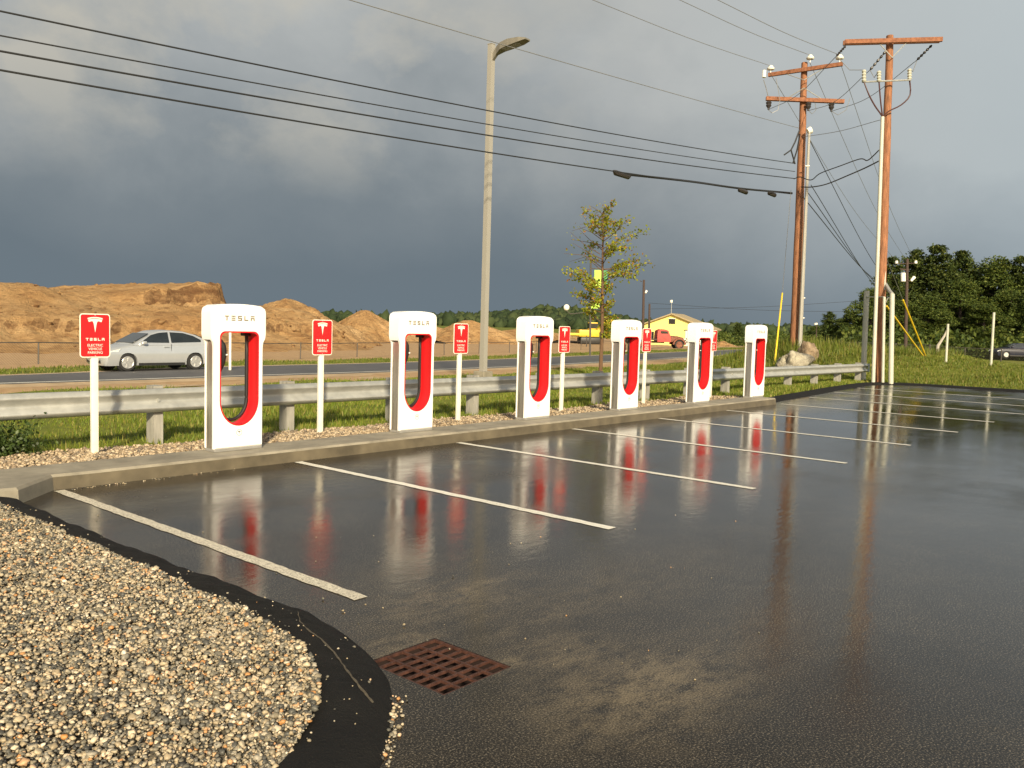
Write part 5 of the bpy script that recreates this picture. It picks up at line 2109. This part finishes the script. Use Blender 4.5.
dg = make_digger()
p = dep(590, 350, 116)
dg.location = (p.x, p.y, zt(p.x, p.y))
dg.rotation_euler = (0, 0, R(-40))
dg.scale = (1.1, 1.1, 1.1)
# trestle left of the digger
t = empty('trestle', (0, 0, 0), 0, 'small yellow sawhorse frame left of the excavator', 'trestle')
for x in (-1.1, 1.1):
    MB().tube([(x, 0, 0), (x, 0, 1.35)], 0.06, 6).build('leg', 'fence_metal', t)
MB().bbox((0, 0, 1.45), (2.9, 0.25, 0.28), 0.05).build('beam', 'digger_yellow', t)
p = dep(577, 350.5, 100)
t.location = (p.x, p.y, zt(p.x, p.y)); t.rotation_euler = (0, 0, R(-40))


def make_building():
    t = empty('yellow_building', (0, 0, 0), 0, 'pale yellow gabled workshop far behind the red truck', 'building')
    # local: gable faces -y, ridge along +y
    w, h, r_, L = 5.2, 2.6, 4.5, 6.0
    MB().prism([(-w, 0), (w, 0), (w, h), (0, r_), (-w, h)], 0, L).build('wall', 'building_yellow', t)
    rf = MB()
    for s in (-1, 1):
        a = Vector((s * (w + 0.5), h - 0.17)); b = Vector((0, r_ + 0.03))
        rf.prism([(a.x, a.y), (b.x, b.y), (b.x, b.y + 0.18), (a.x, a.y + 0.18)], -0.5, L + 0.5)
    rf.build('roof', 'roof_tan', t)
    v = MB().box((0, -0.04, 3.55), (0.9, 0.08, 0.7)).build('window', 'trim_black', t)
    MB().box((0, -0.07, 3.95), (1.1, 0.14, 0.08)).build('frame', 'building_white', v)
    d = MB().box((3.2, -0.04, 1.15), (2.4, 0.08, 2.3)).build('garage_door', 'building_white', t)
    MB().box((3.2, -0.06, 2.36), (2.7, 0.12, 0.12)).build('frame', 'trim_black', d)
    MB().box((-3.4, -0.04, 1.5), (1.6, 0.08, 1.0)).build('window', 'car_glass', t)
    return t


bl = make_building()
p = dep(671, 349, 124)
bl.location = (p.x, p.y, zt(p.x, p.y) - 0.1)
bl.rotation_euler = (0, 0, R(-74))


# distant thin poles
def thin_pole(px, y0, y1, d, r, material, label, extras=()):
    a, b = dep(px, y0, d), dep(px + (y0 - y1) * 0.02, y1, d)
    a.z = zt(a.x, a.y) - 0.2
    t = empty('distant_pole', a, 0, label, 'pole')
    MB().tube([(0, 0, 0), b - a], [r, r * 0.75], 8).build('pole', material, t, True)
    for (nm, ex, ey, ex2, ey2, rr, mm) in extras:
        MB().tube([dep(ex, ey, d) - a, dep(ex2, ey2, d) - a], rr, 8).build(nm, mm, t)
    return t


thin_pole(642.5, 350, 280, 110, 0.19, 'dark_wood', 'taller dark distant pole with a small white lamp', [('lamp', 645.2, 291.5, 646.7, 292.3, 0.22, 'globe_white')])
thin_pole(648.6, 350, 304, 112, 0.17, 'dark_wood', 'shorter dark distant pole beside the taller one')
thin_pole(671, 330, 303, 140, 0.06, 'galvanised', 'thin silver mast with bright tip above the yellow building', [('lamp', 671.3, 300.2, 671.4, 302.6, 0.22, 'globe_white')])
thin_pole(677.5, 326, 314.5, 132, 0.05, 'galvanised', 'tiny aerial mast on the yellow building roof line', [('antenna', 677.0, 315, 679, 319, 0.09, 'globe_white'), ('dish', 684.2, 318, 685.6, 317.4, 0.16, 'globe_white')])
thin_pole(816, 353, 322, 70, 0.05, 'dark_wood', 'dark slim post with a small white lamp left of the near pole', [('lamp', 815.7, 323.0, 815.9, 324.8, 0.14, 'globe_white')])

# banner pole behind the young tree
def banner():
    d = 62
    a = dep(590, 356, d); a.z = zt(a.x, a.y)
    t = empty('banner_pole', a, 0, 'lamp post with lime green banners seen through the young tree', 'banner pole')
    rel = lambda x, y, dd=d: dep(x, y, dd) - a
    MB().tube([(0, 0, -0.1), rel(590.8, 262)], 0.07, 8).build('pole', 'fence_metal', t)
    def flag(x0, y0, x1, y1, nm, material, dd):
        v = []
        for off in (0, 0.03):
            v += [rel(x0, y0, dd + off), rel(x1, y0, dd + off), rel(x1, y1, dd + off), rel(x0, y1, dd + off)]
        MB().add(v, [(0, 1, 2, 3), (7, 6, 5, 4), (0, 4, 5, 1), (1, 5, 6, 2), (2, 6, 7, 3), (3, 7, 4, 0)]).build(nm, material, t)
    flag(594.5, 270, 603.6, 288, 'banner', 'banner_green', d)
    flag(603.7, 270.5, 607.3, 288.5, 'banner', 'banner_dark', d + 0.05)
    flag(590.5, 303, 599.5, 308.5, 'banner', 'banner_green', d)
    MB().tube([rel(590.6, 268.5), rel(608, 269)], 0.04, 6).build('bracket', 'fence_metal', t)
    MB().tube([rel(590.3, 301.8), rel(600, 302)], 0.05, 6).build('bracket', 'truck_red', t)
    MB().tube([rel(590, 312), rel(570, 314), rel(567, 311)], 0.03, 6).build('arm', 'fence_metal', t)
    V, Fc = ico(2)
    o = np_obj('globe_lamp', V * np.array([0.21, 0.21, 0.23]), Fc, 'globe_white', t, True)
    o.location = rel(566.5, 307.5)


banner()

# ------------------------------------------------------------------ trees
def leaf_quads(C, size, flat=0.0):
    n = len(C)
    A = rng.normal(size=(n, 3)); A[:, 2] *= (1 - flat); A /= np.linalg.norm(A, axis=1)[:, None]
    B = rng.normal(size=(n, 3)); B[:, 2] *= (1 - flat)
    B -= A * np.sum(A * B, 1)[:, None]; B /= np.linalg.norm(B, axis=1)[:, None]
    s = size[:, None]
    V = np.stack([C - A * s, C - B * s * 0.55, C + A * s, C + B * s * 0.55], 1).reshape(-1, 3)
    Fc = np.arange(4 * n).reshape(-1, 4)
    return V, Fc


def tree_mesh(kind, H, seed):
    """returns clump centres for a crown of height H (trunk at the origin)"""
    r = np.random.default_rng(seed)
    C, S = [], []
    if kind == 'pine':
        nl = int(H * 2.4)
        for k in range(nl):
            t = (k + r.random()) / nl
            z = H * (0.12 + 0.88 * t)
            rad = H * 0.27 * (1 - t) ** 0.55 * r.uniform(0.5, 1.3) + 0.2
            nb = int(4 + 4 * (1 - t))
            a0 = r.uniform(0, 6.28)
            for b in range(nb):
                a = a0 + 6.283 * b / nb + r.normal(0, 0.25)
                rr = rad * r.uniform(0.55, 1.1)
                m = int(40 + 40 * rr)
                u = np.sqrt(r.random(m)) * rr
                c = np.stack([np.cos(a) * u, np.sin(a) * u, z + 0.12 * u + 0 * u], 1) + r.normal(0, 1, (m, 3)) * np.array([0.30, 0.30, 0.20]) * (0.5 + 0.25 * rr)
                C.append(c); S.append(r.uniform(0.10, 0.20, m) * (0.8 + H * 0.02))
    else:
        nc = int(17 + H * 1.3)
        for k in range(nc):
            t = (k + r.random()) / nc
            z = H * (0.14 + 0.80 * t)
            prof = math.sin(math.pi * min(1, 0.14 + 0.86 * t) ** 0.9) ** 0.6
            a = r.uniform(0, 6.283)
            rr = H * 0.30 * prof * (0.35 + 0.65 * r.random()) * r.uniform(0.8, 1.15)
            m = 620
            sc = H * r.uniform(0.065, 0.125)
            q = r.normal(0, 1, (m, 3)); q /= np.linalg.norm(q, axis=1)[:, None]
            q *= (1 + r.normal(0, 0.16, m))[:, None]
            q[:, 2] = np.where(q[:, 2] < -0.25, q[:, 2] * 0.5, q[:, 2])
            c = np.array([math.cos(a) * rr, math.sin(a) * rr, z]) + q * np.array([sc, sc, sc * 0.72])
            C.append(c); S.append(r.uniform(0.09, 0.17, m) * (0.8 + H * 0.02))
    return np.concatenate(C), np.concatenate(S)


TREE_CACHE = {}


def make_tree(kind, H, seed, material, name):
    key = (kind, H, seed)
    C, S = tree_mesh(kind, H, seed)
    t = empty(name, (0, 0, 0))
    r = H * 0.022
    mb = MB().tube([(0, 0, -0.3), (0.02 * H * 0.3, 0, H * 0.4), (0, 0.01 * H, H * 0.75), (0, 0, H * 0.97)], [r * 1.2, r * 0.9, r * 0.5, r * 0.1], 8)
    rr = np.random.default_rng(seed)
    for k in range(9):
        z = H * rr.uniform(0.2, 0.8); a = rr.uniform(0, 6.28); l = H * 0.22 * (1.1 - z / H)
        mb.tube([(0, 0, z), (math.cos(a) * l * 0.5, math.sin(a) * l * 0.5, z + l * 0.25), (math.cos(a) * l, math.sin(a) * l, z + l * 0.35)], [r * 0.35, r * 0.22, r * 0.08], 5)
    mb.build('trunk', 'bark_dark', t, True)
    V, Fc = leaf_quads(C, S, 0.25)
    np_obj('crown', V, Fc, material, t)
    return t


protos = {'pine_a': make_tree('pine', 13.0, 11, 'pine_leaf', 'pine_tree'), 'pine_b': make_tree('pine', 13.0, 23, 'pine_leaf', 'pine_tree'),
          'broad_a': make_tree('broad', 11.0, 31, 'broad_leaf', 'broadleaf_tree'), 'broad_b': make_tree('broad', 11.0, 47, 'broad_leaf', 'broadleaf_tree')}
used = {}
# (pixel x, pixel y of the top, depth, prototype, label)
TREES = [
    (872, 288, 96, 'broad_a', 'rounded tree at the left end of the dark wood, behind the near pole'),
    (893, 257, 104, 'pine_a', 'tall pine just left of the small distant utility pole'),
    (917, 251, 108, 'pine_b', 'tall pine just right of the small distant utility pole'),
    (938, 245, 106, 'pine_a', 'tallest pine of the wood, above the shorter meadow post'),
    (963, 252, 110, 'pine_b', 'pine with a narrow top between the tallest pine and the sky notch'),
    (980, 268, 112, 'broad_b', 'tree filling the notch in the wood above the taller meadow post'),
    (998, 257, 108, 'broad_a', 'broad crowned tree above the dark blue car'),
    (1022, 256, 106, 'pine_a', 'pine cut by the right edge of the picture'),
    (1046, 252, 104, 'broad_b', 'tree standing just past the right edge of the picture'),
    (1078, 258, 102, 'pine_b', 'outer tree of the wood, right of the frame'),
    (903, 300, 94, 'broad_b', 'low leafy tree in front of the pines behind the distant utility pole'),
    (930, 296, 94, 'broad_a', 'leafy tree in front of the tallest pine'),
    (962, 279, 96, 'broad_b', 'leafy tree in front of the wood between the two meadow posts'),
    (986, 303, 92, 'broad_a', 'leafy tree in front of the wood behind the taller meadow post'),
    (1012, 288, 95, 'broad_b', 'leafy tree in front of the wood behind the dark blue car'),
    (1045, 285, 92, 'broad_a', 'leafy tree in front of the wood, right of the frame'),
    (853, 312, 120, 'broad_b', 'low tree left of the pale conduit at the near pole'),
    (830, 312, 140, 'pine_b', 'small conifer between the two big utility poles'),
    (842, 318, 128, 'broad_a', 'small rounded tree between the two big utility poles'),
    (814, 326, 150, 'broad_b', 'small bushy tree just right of the farther utility pole'),
    (781, 331, 165, 'broad_a', 'small tree behind the left guy wire'),
    (762, 330, 170, 'broad_b', 'small tree just above the farthest charging post'),
    (738, 323, 160, 'pine_a', 'small dark conifer between the last two charging posts'),
    (722, 331, 180, 'broad_a', 'low bushy tree right of the fifth charging post'),
    (704, 330, 190, 'broad_b', 'low bushy tree behind the fifth charging post'),
    (800, 334, 170, 'broad_a', 'low tree directly behind the farther utility pole'),
    (748, 334, 185, 'broad_b', 'low bush left of the farthest charging post'),
]
for (px, py, d, kind, lab) in TREES:
    src = protos[kind]
    t = src if kind not in used else copy_tree(src)
    used[kind] = 1
    top = dep(px, py, d)
    z0 = -0.9 if d > 85 else zt(top.x, top.y)
    H0 = 13.0 if kind.startswith('pine') else 11.0
    H = top.z - z0
    s = H / H0
    wdt = s * (1.0 if H > 7 else 1.35)
    t.location = (top.x, top.y, z0)
    t.scale = (wdt * random.uniform(0.95, 1.2), wdt * random.uniform(0.95, 1.2), s)
    t.rotation_euler = (0, 0, random.uniform(0, 6.28))
    tag(t, lab, 'tree', 'trees beyond the fence')


def undergrowth():
    """dense shrubs at the foot of the wood"""
    C, S = [], []
    for k in range(190):
        px = random.uniform(690, 1090)
        d = random.uniform(84, 92) if px > 850 else random.uniform(120, 175)
        p = dep(px, 340, d)
        h = random.uniform(1.0, 2.9) if px > 850 else random.uniform(0.8, 2.4)
        m = 110
        c = np.array([p.x, p.y, -0.7 + h * 0.5]) + rng.normal(0, 1, (m, 3)) * np.array([1.1, 1.1, h * 0.34])
        C.append(c); S.append(rng.uniform(0.14, 0.32, m))
    V, Fc = leaf_quads(np.concatenate(C), np.concatenate(S), 0.2)
    o = np_obj('undergrowth', V, Fc, 'broad_leaf')
    tag(o, 'dense undergrowth along the foot of the wood', 'undergrowth', kind='stuff')


undergrowth()


def sapling():
    b = dep(601, 372, 34.5)
    z0 = zt(b.x, b.y)
    t = empty('young_tree', (b.x, b.y, z0), 0, 'young sparse tree with yellowing leaves behind the guardrail', 'tree')
    top = dep(603.5, 208, 34.7)
    H = top.z - z0
    r = np.random.default_rng(5)
    lean = Vector((top.x - b.x, top.y - b.y, 0))
    def axis(z):
        k = z / H
        return Vector((lean.x * k + 0.03 * math.sin(k * 9), lean.y * k + 0.03 * math.cos(k * 7), z))
    mb = MB()
    mb.tube([axis(H * k / 14) for k in range(15)], [0.075 * (1 - k / 14) ** 0.7 + 0.008 for k in range(15)], 8)
    C, S = [], []
    side = RX
    for k in range(60):
        f = 0.22 + 0.76 * (k + r.random()) / 60
        z = f * H
        a = r.uniform(0, 6.283)
        l = H * (0.205 * math.sin(math.pi * min(1, (1 - f) * 1.1 + 0.12)) + 0.03) * r.uniform(0.6, 1.15)
        if f > 0.86:
            l *= 0.7
        d = Vector((math.cos(a), math.sin(a), 0))
        p0 = axis(z)
        p1 = p0 + d * l * 0.5 + Vector((0, 0, l * r.uniform(0.10, 0.35)))
        p2 = p0 + d * l + Vector((0, 0, l * r.uniform(0.1, 0.65)))
        mb.tube([p0, p1, p2], [0.020, 0.012, 0.005], 5)
        bare = (f > 0.62 and d.dot(RX) < -0.6 and r.random() < 0.6)
        m = 5 if bare else int(14 + 52 * l)
        for q in range(m):
            u = r.uniform(0.35, 1.05)
            pp = p0.lerp(p1, u * 2) if u < 0.5 else p1.lerp(p2, u * 2 - 1)
            C.append(pp + Vector(r.normal(0, 1, 3)) * (0.05 + 0.055 * u * l))
            S.append(r.uniform(0.045, 0.085))
    # bare whips on the left
    for (x0, y0, x1, y1) in [(600, 254, 570, 232), (602, 248, 578, 228), (602, 238, 583, 216), (603, 222, 596, 212)]:
        p0, p2 = dep(x0, y0, 34.6) - Vector((b.x, b.y, z0)), dep(x1, y1, 34.4) - Vector((b.x, b.y, z0))
        mb.tube([p0, (p0 + p2) / 2 + Vector((0, 0, -0.08)), p2], [0.018, 0.012, 0.005], 5)
        for q in range(5):
            C.append(p2 + Vector(r.normal(0, 0.08, 3))); S.append(0.03)
    for q in range(40):
        C.append(axis(H * 0.99) + Vector(r.normal(0, 0.12, 3))); S.append(r.uniform(0.03, 0.05))
    mb.build('trunk', 'bark_brown', t, True)
    V, Fc = leaf_quads(np.array([list(c) for c in C]), np.array(S))
    np_obj('crown', V, Fc, 'sapling_leaf', t)


sapling()


def weed_plant():
    p = Vector((0.30, 2.12, 0.03))
    t = empty('weed_plant', p, 0, 'dark leafy weed growing at the left end of the gravel strip', 'plant')
    C, S = [], []
    mb = MB()
    for k in range(26):
        a = random.uniform(0, 6.28); l = random.uniform(0.1, 0.42); h = random.uniform(0.12, 0.42)
        q = Vector((math.cos(a) * l, math.sin(a) * l * 0.7, h))
        mb.tube([(0, 0, 0), q * 0.5 + Vector((0, 0, 0.05)), q], [0.006, 0.005, 0.003], 4)
        for _ in range(55):
            u = random.uniform(0.25, 1.05)
            C.append(list(q * u + Vector(rng.normal(0, 0.045, 3)))); S.append(random.uniform(0.016, 0.034))
    mb.build('stem', 'weed_leaf', t)
    V, Fc = leaf_quads(np.array(C), np.array(S))
    np_obj('foliage', V, Fc, 'weed_leaf', t)


weed_plant()

# ------------------------------------------------------------------ wooded hill on the horizon
def wooded_hill():
    D = 850.0
    pts = [(-420, 322), (0, 322), (250, 322), (380, 318), (437, 315.5), (470, 313), (510, 311), (550, 307), (585, 309), (620, 317), (655, 323), (700, 328), (740, 331), (800, 332), (900, 334), (1024, 336), (1500, 345)]
    xs = np.linspace(-420, 1500, 190)
    ys = np.interp(xs, [p[0] for p in pts], [p[1] for p in pts])
    V, Fc = [], []
    rows = 8
    tops = []
    for x, y in zip(xs, ys):
        crest = dep(float(x), float(y), D)
        crest.z = max(crest.z - 6.5, -0.8)
        h = Vector((crest.x - CAM.x, crest.y - CAM.y, 0)).normalized()
        foot = crest - h * 260
        for k in range(rows):
            t = k / (rows - 1)
            p = foot.lerp(crest, t)
            p.z = -1.2 + (crest.z + 1.2) * float(ss(0, 1, t))
            V.append(tuple(p))
        back = crest + h * 250
        V.append((back.x, back.y, -1.5))
    m = rows + 1
    for i in range(len(xs) - 1):
        for k in range(m - 1):
            a = i * m + k
            Fc.append((a, a + m, a + m + 1, a + 1))
    o = np_obj('hills', V, Fc, 'hill_tree', smooth=True)
    tag(o, kind='structure')
    P, S = [], []
    V = np.array(V).reshape(len(xs), m, 3)
    n = 5200
    for k in range(n):
        i = random.uniform(55, 165) if random.random() < 0.8 else random.uniform(0, len(xs) - 2)
        j = (rows - 1) * random.random() ** 0.75
        i0, j0 = int(i), int(j)
        a = V[i0, j0] * (1 - (j - j0)) + V[i0, min(j0 + 1, rows - 1)] * (j - j0)
        b = V[i0 + 1, j0] * (1 - (j - j0)) + V[i0 + 1, min(j0 + 1, rows - 1)] * (j - j0)
        q = a * (1 - (i - i0)) + b * (i - i0)
        s = random.uniform(2.6, 5.2)
        P.append((q[0], q[1], q[2] + s * 0.45)); S.append(s)
    o = stones('far_wood', np.array(P), np.array(S), 'hill_tree', ICO1, 0.4, (0.75, 1.3), smooth=False)
    tag(o, 'far wooded hillside on the horizon, one dark mass of trees', 'wood', kind='stuff')


wooded_hill()


# dried sediment streak on the asphalt kerb
def sediment():
    pts = [(298, 612), (300, 622), (309, 631), (322, 640), (336, 655), (348, 672), (362, 690), (376, 706)]
    dgx = bpy.context.evaluated_depsgraph_get()
    out = []
    Q = []
    for k in range(len(pts) - 1):
        for u in np.linspace(0, 1, 7)[:-1]:
            Q.append((pts[k][0] + (pts[k + 1][0] - pts[k][0]) * u + random.uniform(-.5, .5), pts[k][1] + (pts[k + 1][1] - pts[k][1]) * u))
    bpy.context.view_layer.update()
    L, Rr = [], []
    for k, (x, y) in enumerate(Q):
        d = ray(x, y)
        hit, loc, nor, idx = near_berm.ray_cast(CAM, d.normalized())
        if not hit:
            continue
        w = random.uniform(0.001, 0.005) + 0.004 * (k / len(Q))
        L.append(loc + Vector((-w, 0, 0.003))); Rr.append(loc + Vector((w, 0.002, 0.003)))
    n = len(L)
    if n > 2:
        MB().add(L + Rr, [(k, k + 1, n + k + 1, n + k) for k in range(n - 1)]).build('sediment_streak', 'dry_silt', near_berm)


sediment()
